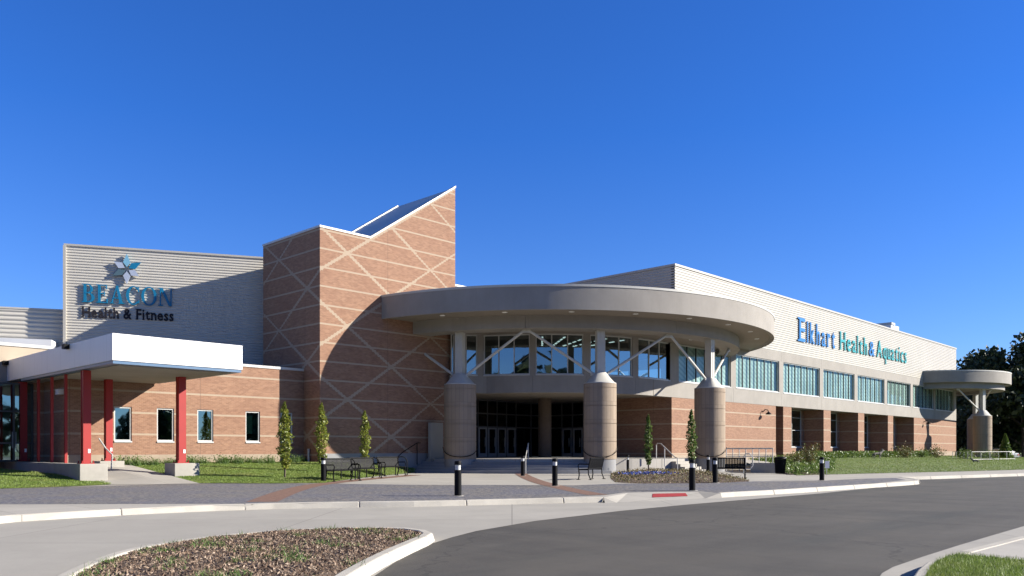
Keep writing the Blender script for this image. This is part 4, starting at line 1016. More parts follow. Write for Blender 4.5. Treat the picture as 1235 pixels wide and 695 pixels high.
grass_on(lawn2, 80000, 0.045, 0.022); grass_on(lawn1, 70000, 0.045, 0.022); grass_on(lawn3, 90000, 0.05, 0.035)

# near corner at the lower right
cn = [G(x, y) for x, y in ((1086, 730), (1100, 703), (1108, 690), (1116, 681.5), (1129, 675.5), (1150, 668.3), (1200, 655.5), (1235, 647), (1330, 627), (1480, 604))]
struct('pavement_corner', MB().prism(cn+[P(60, 30), P(40, 2), P(6, 2)], -0.165, 0.0), 'plaza')
struct('kerb', kerb_run(smooth_path(cn[::-1])[::-1][::-1] if False else smooth_path(cn)[::-1], w=0.16, z1=0.012), 'kerb', bevel=0.02)
gp_ = [G(x, y, Z_ROAD) for x, y in ((1040, 740), (1052, 708), (1063.7, 692), (1077, 684.5), (1113, 672), (1157, 658), (1200.8, 645), (1235, 635), (1330, 615), (1480, 594))]
struct('gutter', MB().sheet(gp_+cn[::-1], Z_ROAD+0.006), 'drive')
gr4 = [G(x, y) for x, y in ((1106, 715), (1114, 700), (1121, 688), (1128, 679.5), (1142, 672.5), (1156, 669.6), (1186, 672.6), (1235, 677), (1330, 686), (1420, 696))]+[P(8, 3), P(4.2, 3)]
l4 = struct('lawn', MB().sheet(gr4, 0.015), 'soil')
grass_on(l4, 70000, 0.05, 0.007, 0.45)

# foreground planting island
ISL = [(-30, 790), (20, 725), (70, 694), (110, 676), (150, 663), (200, 653.5), (262, 645.5), (330, 639.6), (390, 636.6), (440, 635.6), (480, 636), (505, 637.8), (519, 641.2), (517, 645), (498, 653), (471, 665), (445, 678), (421, 692), (392, 712), (355, 745)]
ip = smooth_path([G(*p) for p in ISL], 3)
ki = kerb_run(ip[::-1], z1=0.0, w=0.17, seg=2.2)
struct('kerb', ki, 'kerb', bevel=0.025)
mi = [G(x, y) for x, y in ISL]
cxy = (sum(p[0] for p in mi)/len(mi), sum(p[1] for p in mi)/len(mi))
mb = MB(); ins = inset(ip[::-1], 0.16); n = len(ins)
rings = [(1.0, -0.03), (0.93, 0.0), (0.8, 0.03), (0.55, 0.05), (0.25, 0.05)]
for k, z in rings:
    for p in ins: mb.v.append((cxy[0]+(p[0]-cxy[0])*k, cxy[1]+(p[1]-cxy[1])*k, z+rnd.uniform(-0.012, 0.012)))
for j in range(len(rings)-1):
    for i in range(n): mb.f.append((j*n+i, j*n+(i+1) % n, (j+1)*n+(i+1) % n, (j+1)*n+i))
mb.f.append(tuple((len(rings)-1)*n+i for i in range(n)))
mul = struct('mulch_bed', mb, 'mulch')
v, t = tris_of(mul); pts = tri_points(v, t, 30000); pts[:, 2] += nrng.random(len(pts))*0.02
ch = leaves('bark_mulch', 'chip', pts, 0.042, None, up_bias=0.0, aspect=0.32, jit=0.7); ch['kind'] = 'stuff'
wp = []
d2 = nrng.random((60, 2))
base = tri_points(v, t, 70)
for b_ in base:
    k = int(18+nrng.random()*50); q = b_+np.concatenate([nrng.normal(size=(k, 2))*0.10, np.zeros((k, 1))], 1); wp.append(q)
wd = blades('weeds', 'weed', np.concatenate(wp), 0.085, 0.012, 0.9); wd['kind'] = 'stuff'

# bed at the entrance, between the columns
bed = [G(x, y) for x, y in ((742, 581.8), (760, 583), (800, 583.4), (850, 583), (888, 581.8), (904, 580), (880, 574.5), (845, 569.8), (790, 567.5), (745, 568), (736, 575))]
bc = (sum(p[0] for p in bed)/len(bed), sum(p[1] for p in bed)/len(bed))
mb = MB(); bp = smooth_path(bed+bed[:1], 3)[:-1]; n = len(bp)
for k, z in ((1.0, 0.006), (0.85, 0.06), (0.55, 0.17), (0.2, 0.24)):
    for p in bp: mb.v.append((bc[0]+(p[0]-bc[0])*k, bc[1]+(p[1]-bc[1])*k, z+(rnd.uniform(-0.03, 0.03) if k < 1 else 0)))
for j in range(3):
    for i in range(n): mb.f.append((j*n+i, j*n+(i+1) % n, (j+1)*n+(i+1) % n, (j+1)*n+i))
mb.f.append(tuple(3*n+i for i in range(n)))
bedo = struct('mulch_bed', mb, 'mulch')
v, t = tris_of(bedo); pts = tri_points(v, t, 7000); pts[:, 2] += 0.01+nrng.random(len(pts))**3*0.14
gc = leaves('ground_cover', 'cover', pts, 0.075, None, up_bias=0.6); gc['kind'] = 'stuff'
q = np.array([*onF(784, 41.0), 0.25]); pts = q+nrng.normal(size=(1500, 3))*np.array([0.52, 0.52, 0.05])+0
pts[:, 2] = np.abs(pts[:, 2]-0.25)+0.20
rr_ = nrng.random(1500); 
ft = thing('flower_patch', 'low spreading patch of bright blue in the planting bed beside the middle column', 'flowers', tuple(q-np.array([0, 0, 0.2])))
leaves('petals', 'bluefl', pts, 0.09, ft, up_bias=1.2)
# bed with shrubs in front of the right wing
bed2 = [(*G(x, y), 0.016) for x, y in ((952, 572.8), (975, 573.2), (996, 572.4), (1006, 570.5))]
bed2b = [(60.5, Y0-0.05, 0.45), (66, Y0-0.05, 0.70), (71, Y0-0.05, 0.78), (78, Y0-0.05, 0.79)]
b2 = patch('mulch_bed', bed2, bed2b, 'mulch', k=8)
v, t = tris_of(b2); pts = tri_points(v, t, 9000); pts[:, 2] += nrng.random(9000)**2*0.3+0.04
g2 = leaves('ground_cover', 'leafg', pts, 0.13, None, up_bias=0.5); g2['kind'] = 'stuff'
hp = tri_points([(68, Y0-2.2, 0.65), (102, Y0-2.2, 0.72), (102, Y0-0.3, 0.75), (68, Y0-0.3, 0.75)], [(0, 1, 2), (0, 2, 3)], 9000); hp[:, 2] += nrng.random(9000)**1.5*0.55
g3_ = leaves('ground_cover', 'leafg', hp, 0.16, None, up_bias=0.4); g3_['kind'] = 'stuff'

# ------------------------------------------------------------------ trees and shrubs
def slim_tree(loc, h, r, m, label, sparse=1.0):
    T = thing('columnar_tree', label, 'tree', loc, None)
    x, y, z = loc
    mb = MB().tube([(x, y, z-0.05), (x+0.02, y, z+h*0.35), (x-0.03, y+0.02, z+h*0.7), (x, y, z+h*0.97)], [0.045, 0.038, 0.022, 0.006], 7)
    for k in range(16):
        t = 0.16+0.75*k/16; a = k*2.4; rr = r*0.75*math.sin(PI*min(1, t*0.9+0.12)); zz = z+h*t
        mb.tube([(x, y, zz), (x+rr*math.cos(a)*0.6, y+rr*math.sin(a)*0.6, zz+h*0.07), (x+rr*math.cos(a)*0.8, y+rr*math.sin(a)*0.8, zz+h*0.13)], [0.014, 0.008, 0.003], 5)
    mb.build('trunk', 'bark', T)
    n = int(2000*sparse); t = nrng.random(n); a = nrng.random(n)*2*PI
    prof = np.sin(PI*np.clip(t*0.88+0.12, 0, 1))**0.75*(1+0.22*np.sin(t*31+a*2)+0.15*np.sin(t*67))
    rr = r*prof*np.sqrt(nrng.random(n)); zz = z+h*(0.13+0.88*t)
    p = np.stack([x+rr*np.cos(a)+0.04*np.sin(t*19), y+rr*np.sin(a), zz], 1)
    leaves('crown', m, p, 0.105, T, up_bias=0.2)
    return T
slim_tree((*G(343.5, 577, 0.12), 0.12), 3.45, 0.31, 'leafy', 'young columnar tree with yellow-green leaves in front of the last left wing window')
slim_tree((*onF(388, 41.0), 0.30), 3.45, 0.31, 'leafy', 'young columnar tree standing in front of the brick tower corner')
slim_tree((*onF(440, 45.0), 0.25), 3.3, 0.29, 'leafy', 'young columnar tree behind the row of three black benches')
slim_tree((*onF(782, 45.5), 0.2), 3.15, 0.22, 'leafg', 'thin green columnar tree in the bed beside the blue patch', 0.8)
slim_tree((*onF(834, 45.0), 0.2), 3.4, 0.27, 'leafg', 'thin green columnar tree standing against the right canopy column')

def shrub(loc, w, h, m, label, n=500, s=0.11, name='shrub', group=None):
    S = thing(name, label, 'shrub', loc, group); x, y, z = loc; mb = MB(); tips = []
    for k in range(9):
        a = k*2.4; rr = w*0.5*(0.3+0.7*rnd.random()); hh = h*(0.6+0.4*rnd.random()); e = (x+rr*math.cos(a), y+rr*math.sin(a), z+hh)
        mb.tube([(x+0.05*math.cos(a), y+0.05*math.sin(a), z-0.05), (x+rr*0.5*math.cos(a), y+rr*0.5*math.sin(a), z+hh*0.6), e], [0.015, 0.01, 0.004], 5); tips.append(e)
    mb.build('stem', 'bark', S)
    tips = np.array(tips); k = nrng.integers(0, len(tips), n); f = nrng.random(n)[:, None]**0.6
    p = np.array([x, y, z+0.1])*(1-f)+tips[k]*f+nrng.normal(size=(n, 3))*w*0.11; p[:, 2] = np.maximum(p[:, 2], z+0.02)
    leaves('foliage', m, p, s, S)
    return S
shrub((*onF(976, 56), 0.25), 1.6, 1.5, 'leafr', 'rusty green shrub in front of the first recessed window', 900)
shrub((*onF(962, 58), 0.3), 1.3, 0.95, 'leafr', 'loose reddish shrub behind the litter bin', 500)
shrub((*onF(988, 60), 0.35), 1.2, 0.8, 'leafg', 'low green shrub right of the rusty shrub', 500)
shrub((*onF(1092, 82), 0.62), 2.2, 1.15, 'leafr', 'shrub at the foot of the fourth brick recess', 700, 0.14)
shrub((*onF(1128, 87), 0.6), 2.0, 1.0, 'leafr', 'shrub below the second gooseneck lamp on the brick end wall', 600, 0.14)
shrub((*onF(1112, 86), 0.6), 1.5, 0.7, 'leafg', 'low green shrub between two taller shrubs at the brick end wall', 400, 0.14)
shrub((*onF(1164, 86), 0.4), 2.2, 0.9, 'leafg', 'shrub behind the white railing left of the far canopy columns', 600, 0.14)
shrub((*onF(1192, 84), 0.3), 2.4, 0.8, 'leafg', 'shrub in front of the far round column', 600, 0.14)
# feathery clumps along the left wing wall
def clump():
    S = thing('grass_clump', 'small feathery clump growing along the brick wall under the windows', 'plant', (0, 0, 0), 'feathery clumps along the left wing wall')
    n = 260; a = nrng.random(n)*2*PI; rr = nrng.random(n)**0.7*0.28
    p = np.stack([rr*np.cos(a), rr*np.sin(a), np.zeros(n)], 1)
    b = blades('blades', 'weed', p, 0.30, 0.02, 0.35); b.parent = S
    q = nrng.normal(size=(120, 3))*np.array([0.2, 0.2, 0.1])+np.array([0, 0, 0.26]); leaves('foliage', 'leafg', q, 0.07, S); return S
cl = clump(); i = 0
for px_ in (147, 163, 176, 186, 203, 213, 229, 245, 268, 277, 287, 302, 313, 325, 356, 366):
    x_ = onY(px_, YL-0.6+0.3*math.sin(px_)); o = place(cl, i, (x_, YL-0.6+0.3*math.sin(px_), 0.66), px_, cl['label'], scale=0.75+0.5*rnd.random()); i += 1

def big_tree(loc, h, r, label, name='dark_tree', m='leafd', n=5200, s=0.75, low=0.12):
    T = thing(name, label, 'tree', loc); x, y, z = loc; mb = MB()
    mb.tube([(x, y, z-0.3), (x+0.2, y, z+h*0.3), (x-0.1, y+0.2, z+h*0.6), (x, y, z+h*0.9)], [h*0.022, h*0.017, h*0.010, 0.03], 9)
    C_ = []
    for k in range(26):
        t = low+0.1+(0.86-low)*rnd.random(); a = rnd.random()*2*PI; R_ = r*math.sin(PI*min(0.97, 0.22+t*0.72))**0.7*(0.45+0.5*rnd.random())
        c = (x+R_*math.cos(a), y+R_*math.sin(a), z+h*t); C_.append(c)
        mb.tube([(x, y, z+h*max(0.1, t-0.18)), ((x+c[0])/2, (y+c[1])/2, z+h*(t-0.06)), c], [h*0.007, h*0.004, 0.03], 6)
    C_ += [(x, y, z+h*0.92), (x+r*0.2, y, z+h*0.85), (x-r*0.2, y+r*0.1, z+h*0.85)]
    mb.build('trunk', 'bark', T)
    C_ = np.array(C_); k = nrng.integers(0, len(C_), n); d = nrng.normal(size=(n, 3)); d /= np.linalg.norm(d, axis=1)[:, None]
    sc = (r*0.34*(0.7+0.6*nrng.random(len(C_))))[k]; p = C_[k]+d*(sc*nrng.random(n)**0.4)[:, None]*np.array([1, 1, 0.8])
    leaves('crown', m, p, s, T, up_bias=0.3, aspect=0.7)
    return T
tr = [(1168, 150, 14.0, 5.0, 'dark tree seen between the building end and the far columns'), (1196, 140, 19.2, 7.5, 'tall dark tree rising above the small round canopy'),
      (1226, 152, 18.2, 7.0, 'dark tree at the right edge with a rounded crown'), (1250, 138, 20.5, 8.0, 'tall dark tree partly cut by the right picture edge'),
      (1182, 170, 18.0, 8.0, 'dark tree standing behind the tall one above the canopy'), (1212, 118, 11.5, 5.5, 'lower dark tree behind the parked cars'),
      (1234, 112, 12.0, 5.5, 'low dark tree in front at the right picture edge')]
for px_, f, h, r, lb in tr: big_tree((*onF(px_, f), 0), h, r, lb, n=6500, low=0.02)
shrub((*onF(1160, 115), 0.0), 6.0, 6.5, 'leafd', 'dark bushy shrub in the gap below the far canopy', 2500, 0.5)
cone = thing('conifer', 'small pointed green conifer behind the parked cars', 'tree', (*onF(1212.5, 100), 0))
x_, y_ = onF(1212.5, 100); n = 1600; t = nrng.random(n); a = nrng.random(n)*2*PI; rr = 0.95*(1-t)**0.8*np.sqrt(nrng.random(n))
leaves('crown', 'leafg', np.stack([x_+rr*np.cos(a), y_+rr*np.sin(a), 0.2+3.1*t], 1), 0.28, cone)
MB().tube([(x_, y_, -0.1), (x_, y_, 2.4)], [0.09, 0.03], 8).build('trunk', 'bark', cone)
# far woods all round (they stand in the window reflections and behind the site), plus a nearer row added to dim the fill
def woods():
    p = []
    for k in range(150):
        a = math.radians(rnd.uniform(150, 420)); R_ = rnd.uniform(150, 230)
        if -0.9 < math.sin(a) and False: continue
        c = np.array([math.cos(a)*R_, math.sin(a)*R_, 0]); 
        f = c[0]*FW[0]+c[1]*FW[1]
        if f > 20: continue
        h = rnd.uniform(11, 19); m_ = 160; q = nrng.normal(size=(m_, 3)); q /= np.linalg.norm(q, axis=1)[:, None]
        p.append(c+np.array([0, 0, h*0.5])+q*np.array([h*0.42, h*0.42, h*0.5])*nrng.random(m_)[:, None]**0.4)
    for k in range(34):  # unseen nearer trees, added to darken the fill light from behind the camera
        r_ = -120+k*5.2; f_ = -52-rnd.uniform(0, 22); h = rnd.uniform(15, 22); c = np.array([*P(r_, f_), 0]); m_ = 200
        if r_ > 45: continue
        q = nrng.normal(size=(m_, 3)); q /= np.linalg.norm(q, axis=1)[:, None]
        p.append(c+np.array([0, 0, h*0.52])+q*np.array([h*0.34, h*0.34, h*0.5])*nrng.random(m_)[:, None]**0.4)
    o = leaves('woods_and_dimming_row', 'leafd', np.concatenate(p), 3.2, None); o['kind'] = 'stuff'
woods()

# ------------------------------------------------------------------ bollards
def make_bollard():
    T = thing('bollard', 'x', 'bollard', (0, 0, 0), 'lighted bollards around the plaza')
    MB().lathe((0, 0), [(0.11, 0.0), (0.11, 0.8), (0.09, 0.81), (0.001, 0.81)], 24).build('body', 'black', T, smooth=True)
    l = MB().lathe((0, 0), [(0.001, 0.81), (0.085, 0.81), (0.085, 0.97), (0.001, 0.97)], 20).build('lens', 'lens', T, smooth=True)
    MB().lathe((0, 0), [(0.001, 0.97), (0.112, 0.97), (0.112, 1.04), (0.10, 1.085), (0.001, 1.09)], 24).build('cap', 'black', T, smooth=True)
    MB().lathe((0, 0), [(0.001, 0.0), (0.19, 0.0), (0.19, 0.012), (0.11, 0.013)], 20).build('base_plate', 'kerb', T)
    return T
bl = [(390, 581.8, 'black bollard left of the row of three benches at the lawn edge'), (552.3, 598.4, 'nearest and largest black bollard, alone in the pavers near the kerb'),
      (498.6, 569.6, 'black bollard at the right end of the row of benches'), (630.5, 574.2, 'black bollard on the brick ribbon in front of the entrance steps'),
      (669.2, 586.4, 'black bollard left of the single bench, beside the brick ribbon'), (756.8, 570.2, 'black bollard between the single bench and the blue patch'),
      (834.8, 592.0, 'black bollard behind the red tactile plate at the kerb ramp'), (862.5, 582.6, 'black bollard at the right end of the planting bed'),
      (854.2, 570.0, 'black bollard behind the bed at the foot of the right canopy column'), (991.2, 579.6, 'black bollard by itself near the right lawn')]
bproto = make_bollard()
for i, (a, b, lb) in enumerate(bl): place(bproto, i, (*G(a, b), 0.0), a, lb)

# ------------------------------------------------------------------ benches (local: faces -y)
def make_bench():
    T = thing('bench', 'x', 'bench', (0, 0, 0), 'black metal benches'); W = 1.4
    mb = MB()
    for k in range(9): y = -0.42+k*0.055; mb.box(-W/2, W/2, y, y+0.042, 0.44-0.02*math.sin(k/8*PI), 0.458-0.02*math.sin(k/8*PI))
    mb.build('seat', 'black', T)
    mb = MB()
    for k in range(20):
        x = -W/2+0.055+k*(W-0.11)/19
        for (ya, za), (yb, zb_) in zip(((0.07, 0.48), (0.13, 0.72)), ((0.13, 0.72), (0.17, 0.92))):
            mb.add([(x-0.028, ya, za), (x+0.028, ya, za), (x+0.028, yb, zb_), (x-0.028, yb, zb_), (x-0.028, ya+0.008, za), (x+0.028, ya+0.008, za), (x+0.028, yb+0.008, zb_), (x-0.028, yb+0.008, zb_)],
                   [(0, 1, 2, 3), (7, 6, 5, 4), (0, 4, 5, 1), (1, 5, 6, 2), (2, 6, 7, 3), (3, 7, 4, 0)])
    mb.tube([(-W/2, 0.17, 0.92), (W/2, 0.17, 0.92)], 0.028, 8); mb.tube([(-W/2, 0.07, 0.48), (W/2, 0.07, 0.48)], 0.022, 8)
    mb.build('backrest', 'black', T)
    for s in (-1, 1):
        x = s*W/2
        MB().tube([(x, -0.40, 0.0), (x, -0.36, 0.2), (x, -0.38, 0.44)], 0.027, 8).box(x-0.04, x+0.04, -0.47, -0.33, 0, 0.02).build('leg', 'black', T)
        MB().tube([(x, 0.18, 0.0), (x, 0.08, 0.25), (x, 0.07, 0.48), (x, 0.17, 0.92)], 0.027, 8).box(x-0.04, x+0.04, 0.1, 0.25, 0, 0.02).build('leg', 'black', T)
        MB().tube([(x, -0.38, 0.44), (x, -0.42, 0.6), (x, -0.36, 0.68), (x, 0.0, 0.67), (x, 0.12, 0.68)], 0.022, 8).build('armrest', 'black', T)
        MB().tube([(x, -0.40, 0.43), (x, 0.08, 0.43)], 0.022, 6).build('seat_rail', 'black', T)
    return T
def face(r, f):                               # rotation so that local -y looks along image direction (r right, f away)
    dx = RT[0]*r+FW[0]*f; dy = RT[1]*r+FW[1]*f; return math.atan2(dy, dx)+PI/2
bn = [((411, 580.4), (0.80, -0.6), 'black metal bench nearest the left bollard in the row of three'), ((439, 577.2), (0.80, -0.6), 'middle black bench of the row of three along the lawn'),
      ((470, 574.0), (0.80, -0.6), 'farthest black bench of the row of three, beside the steps'), ((716, 578.4), (-0.85, 0.5), 'single black bench seen from behind next to the middle column'),
      ((879, 577.4), (0.25, 0.97), 'black bench seen from behind at the right end of the planting bed')]
pr = make_bench()
for i, (p, d, lb) in enumerate(bn): place(pr, i, (*G(*p), 0.005), face(*d), lb, 'black metal benches', 1.1)
# bicycle hoops behind the benches
def make_hoop():
    T = thing('bike_rack', 'x', 'bike rack', (0, 0, 0), 'black hoop bike racks')
    pts = [(-0.33, 0, 0), (-0.33, 0, 0.7)]+[(-0.33*math.cos(t), 0, 0.7+0.33*math.sin(t)) for t in np.linspace(0.2, PI-0.2, 9)]+[(0.33, 0, 0.7), (0.33, 0, 0)]
    MB().tube(pts, 0.028, 8).build('hoop', 'black', T)
    MB().lathe((-0.33, 0), [(0.001, 0.012), (0.08, 0.012), (0.08, 0)], 12).lathe((0.33, 0), [(0.001, 0.012), (0.08, 0.012), (0.08, 0)], 12).build('base_plate', 'black', T)
    return T
hp_ = make_hoop()
for i, (p, lb) in enumerate((((420, 579.0), 'black hoop bike rack between the first and second bench'), ((450, 576.0), 'black hoop bike rack between the second and third bench'), ((484, 573.0), 'black hoop bike rack right of the third bench'))):
    place(hp_, i, (*G(*p), 0.004), face(0.3, -1), lb)

# litter bin
lb_ = thing('litter_bin', 'round black slatted litter bin near the ramp on the right', 'litter bin', (*G(941, 571.6), 0))
x_, y_ = G(941, 571.6); mb = MB()
for k in range(30):
    a = 2*PI*k/30; c, s = math.cos(a), math.sin(a)
    mb.tube([(x_+0.27*c, y_+0.27*s, 0.04), (x_+0.29*c, y_+0.29*s, 0.5), (x_+0.33*c, y_+0.33*s, 0.88)], 0.021, 4)
mb.build('slats', 'black', lb_)
MB().lathe((x_, y_), [(0.25, 0.02), (0.25, 0.85), (0.001, 0.8)], 24).build('liner', 'black', lb_)
MB().lathe((x_, y_), [(0.3, 0.88), (0.36, 0.9), (0.34, 0.96), (0.2, 1.02), (0.14, 1.0)], 28).build('lid', 'black', lb_, smooth=True)

# handrails
def rail(name, label, pts, posts, m, r=0.028):
    T = thing(name, label, 'handrail', (pts[0][0], pts[0][1], 0)); MB().tube(pts, r, 8).build('rail', m, T)
    for a in posts: MB().tube([(a[0], a[1], a[2]), (a[0], a[1], a[3])], r, 8).build('rail_post', m, T)
    return T
def pz(px, f, z): return (*onF(px, f), z)
rail('handrail', 'black sloping handrail at the left end of the steps by the tower', [pz(478, 49.0, 0.9), pz(485, 49.6, 1.25), pz(503, 51.0, 1.85), pz(507, 51.2, 1.85)], [(*onF(480, 49.1), 0.0, 1.0), (*onF(503, 51), 0.5, 1.85)], 'black')
rail('handrail', 'slim grey handrail in the middle of the entrance steps', [pz(633.5, 47.8, 0.9), pz(634, 47.9, 1.0), pz(637, 49.6, 1.82), pz(637.5, 50.2, 1.82)], [(*onF(634, 47.9), 0.0, 1.0), (*onF(637, 49.6), 0.8, 1.82)], 'steel')
rail('handrail', 'white handrail of the short side flight right of the middle column', [pz(791.5, 50.6, 0.85), pz(791.5, 50.6, 1.72), pz(793, 50.4, 1.82), pz(797, 50, 1.80), pz(814, 47.8, 0.98), pz(817, 47.4, 0.95), pz(817, 47.4, 0.05)], [(*onF(801.5, 49.3), 0.4, 1.58)], 'railw', 0.032)
for i, (p, lb) in enumerate(((main_cols[0][0], 'dark curved rail wrapped round the left canopy column'), (main_cols[1][0], 'dark curved rail wrapped round the middle canopy column'), (main_cols[2][0], 'dark curved rail wrapped round the right canopy column'))):
    va = math.atan2(-p[1], -p[0]); pts = []
    for k in range(21):
        t = -1+2*k/20; a = va+t*1.45; z = 0.98+0.6*abs(t)**2.2; pts.append((p[0]+1.08*math.cos(a), p[1]+1.08*math.sin(a), z))
    T = thing('column_rail', lb, 'handrail', (p[0], p[1], 0.9)); MB().tube(pts, 0.022, 8).build('rail', 'black', T)
    mb = MB()
    for k in (3, 10, 17):
        q = pts[k]; a = math.atan2(q[1]-p[1], q[0]-p[0]); mb.tube([q, (p[0]+0.97*math.cos(a), p[1]+0.97*math.sin(a), q[2]-0.04)], 0.015, 6)
    mb.build('bracket', 'black', T)
# ramp with low wall and white rails right of the third column
rw = thing('ramp_wall', 'low grey concrete ramp wall between the right column and the litter bin', 'wall', (*onF(920, 49.5), 0))
MB().strip([onF(884, 52), onF(905, 50), onF(935, 49.4)][1:], 0.0, 0.62, 0.25).build('wall', 'concrete', rw, bevel=0.015)
MB().sheet([onF(884, 60), onF(905, 50.4), onF(934, 49.8), onF(940, 56)], [0.8, 0.55, 0.3, 0.5]).build('ramp_surface', 'plaza', rw)
for j, (fa, fb, z_, lb) in enumerate(((50.6, 49.9, 0.55, 'white post rail along the front edge of the ramp'), (57.0, 56.0, 0.6, 'white post rail at the back of the ramp near the brick wall'))):
    T = thing('ramp_rail', lb, 'handrail', (*onF(880, fa), z_))
    pa, pb_ = onF(876, fa+1.5), onF(932, fb)
    N = 7
    for k in range(N+1):
        t = k/N; q = (pa[0]+(pb_[0]-pa[0])*t, pa[1]+(pb_[1]-pa[1])*t); MB().tube([(q[0], q[1], z_-0.5), (q[0], q[1], z_+0.95)], 0.03, 8).build('rail_post', 'railw', T)
    mb = MB()
    for h in (0.45, 0.93): mb.tube([(*pa, z_+h), (*pb_, z_+h)], 0.026, 8)
    mb.build('rail', 'railw', T)
rl = thing('handrail', 'curved white rail end bent like a hook at the ramp foot', 'handrail', (*onF(905, 48.2), 0))
MB().tube([pz(897, 48.4, 0.0), pz(897, 48.4, 0.95), pz(899, 48.3, 1.18), pz(904, 48.1, 1.2), pz(908, 48, 0.95), pz(908, 48, 0.5), pz(905, 48, 0.3), pz(897, 48.3, 0.3)], 0.03, 8).build('rail', 'railw', rl)
# white railing at the far right
for j, (x0, x1, f0_, f1_, lb) in enumerate(((1149, 1172, 88, 84, 'white low railing left of the far column'), (1172, 1224, 80, 86, 'white low railing in front of the far round column'))):
    T = thing('railing', lb, 'railing', (*onF(x0, f0_), 0)); N = 5
    a, b_ = onF(x0, f0_), onF(x1, f1_); mb = MB()
    for h in (0.45, 1.2): mb.tube([(*a, h), (*b_, h)], 0.026, 6)
    mb.build('rail', 'railw', T)
    for k in range(N+1): t = k/N; MB().tube([(a[0]+(b_[0]-a[0])*t, a[1]+(b_[1]-a[1])*t, -0.05), (a[0]+(b_[0]-a[0])*t, a[1]+(b_[1]-a[1])*t, 1.2)], 0.032, 6).build('rail_post', 'railw', T)

# pale slab by the left column, tactile plate, white pipes
sx_, sy_ = onF(525.5, 50.6); sy_ = YT-0.45; sx_ = onY(525.5, sy_)
sb_ = thing('upright_slab', 'plain pale grey upright slab against the brick left of the left canopy column', 'slab', (sx_, sy_, 0.85))
MB().box(sx_-0.52, sx_+0.52, sy_-0.14, sy_+0.14, 0.8, 3.15).build('panel', 'pale', sb_, bevel=0.015)
MB().box(sx_-0.6, sx_+0.6, sy_-0.22, sy_+0.22, 0.3, 0.86).build('base', 'concrete', sb_)
tc = ramp_pt(0.55, 0.6)
TP = thing('tactile_plate', 'worn red tactile paving plate on the sloping kerb ramp', 'tactile paving', tc)
mb = MB(); N = 8
u0_, u1_, t0_, t1_ = 0.36, 0.80, 0.40, 0.84
for i in range(N+1):
    for j in range(3): mb.v.append(ramp_pt(u0_+(u1_-u0_)*i/N, t0_+(t1_-t0_)*j/2, 0.008))
for i in range(N):
    for j in range(2): mb.f.append((i*3+j, (i+1)*3+j, (i+1)*3+j+1, i*3+j+1))
mb.build('plate', 'redplate', TP)
for px_, h_, lb in ((372, 0.85, 'taller white vent pipe in the bed by the tower corner'), (377.5, 0.65, 'shorter white vent pipe in the bed by the tower corner')):
    y_ = YL-0.7; x_ = onY(px_, y_); T = thing('vent_pipe', lb, 'pipe', (x_, y_, 0.6)); MB().tube([(x_, y_, 0.5), (x_, y_, 0.6+h_)], 0.06, 10).build('pipe', 'railw', T)
    MB().lathe((x_, y_), [(0.075, 0.55+h_), (0.075, 0.62+h_), (0.001, 0.63+h_)], 12).build('cap', 'railw', T)
bag = thing('ground_sign', 'small white marker beside the shrub bed right of the lone bollard', 'marker', (*G(997, 573), 0.05))
x_, y_ = G(997, 573.5); MB().tube([(x_, y_, 0), (x_, y_, 0.5)], 0.02, 6).build('stake', 'steel', bag)
MB().obox((x_, y_-0.03), RT, 0.24, 0.02, 0.4, 0.8).build('plate', 'white', bag)

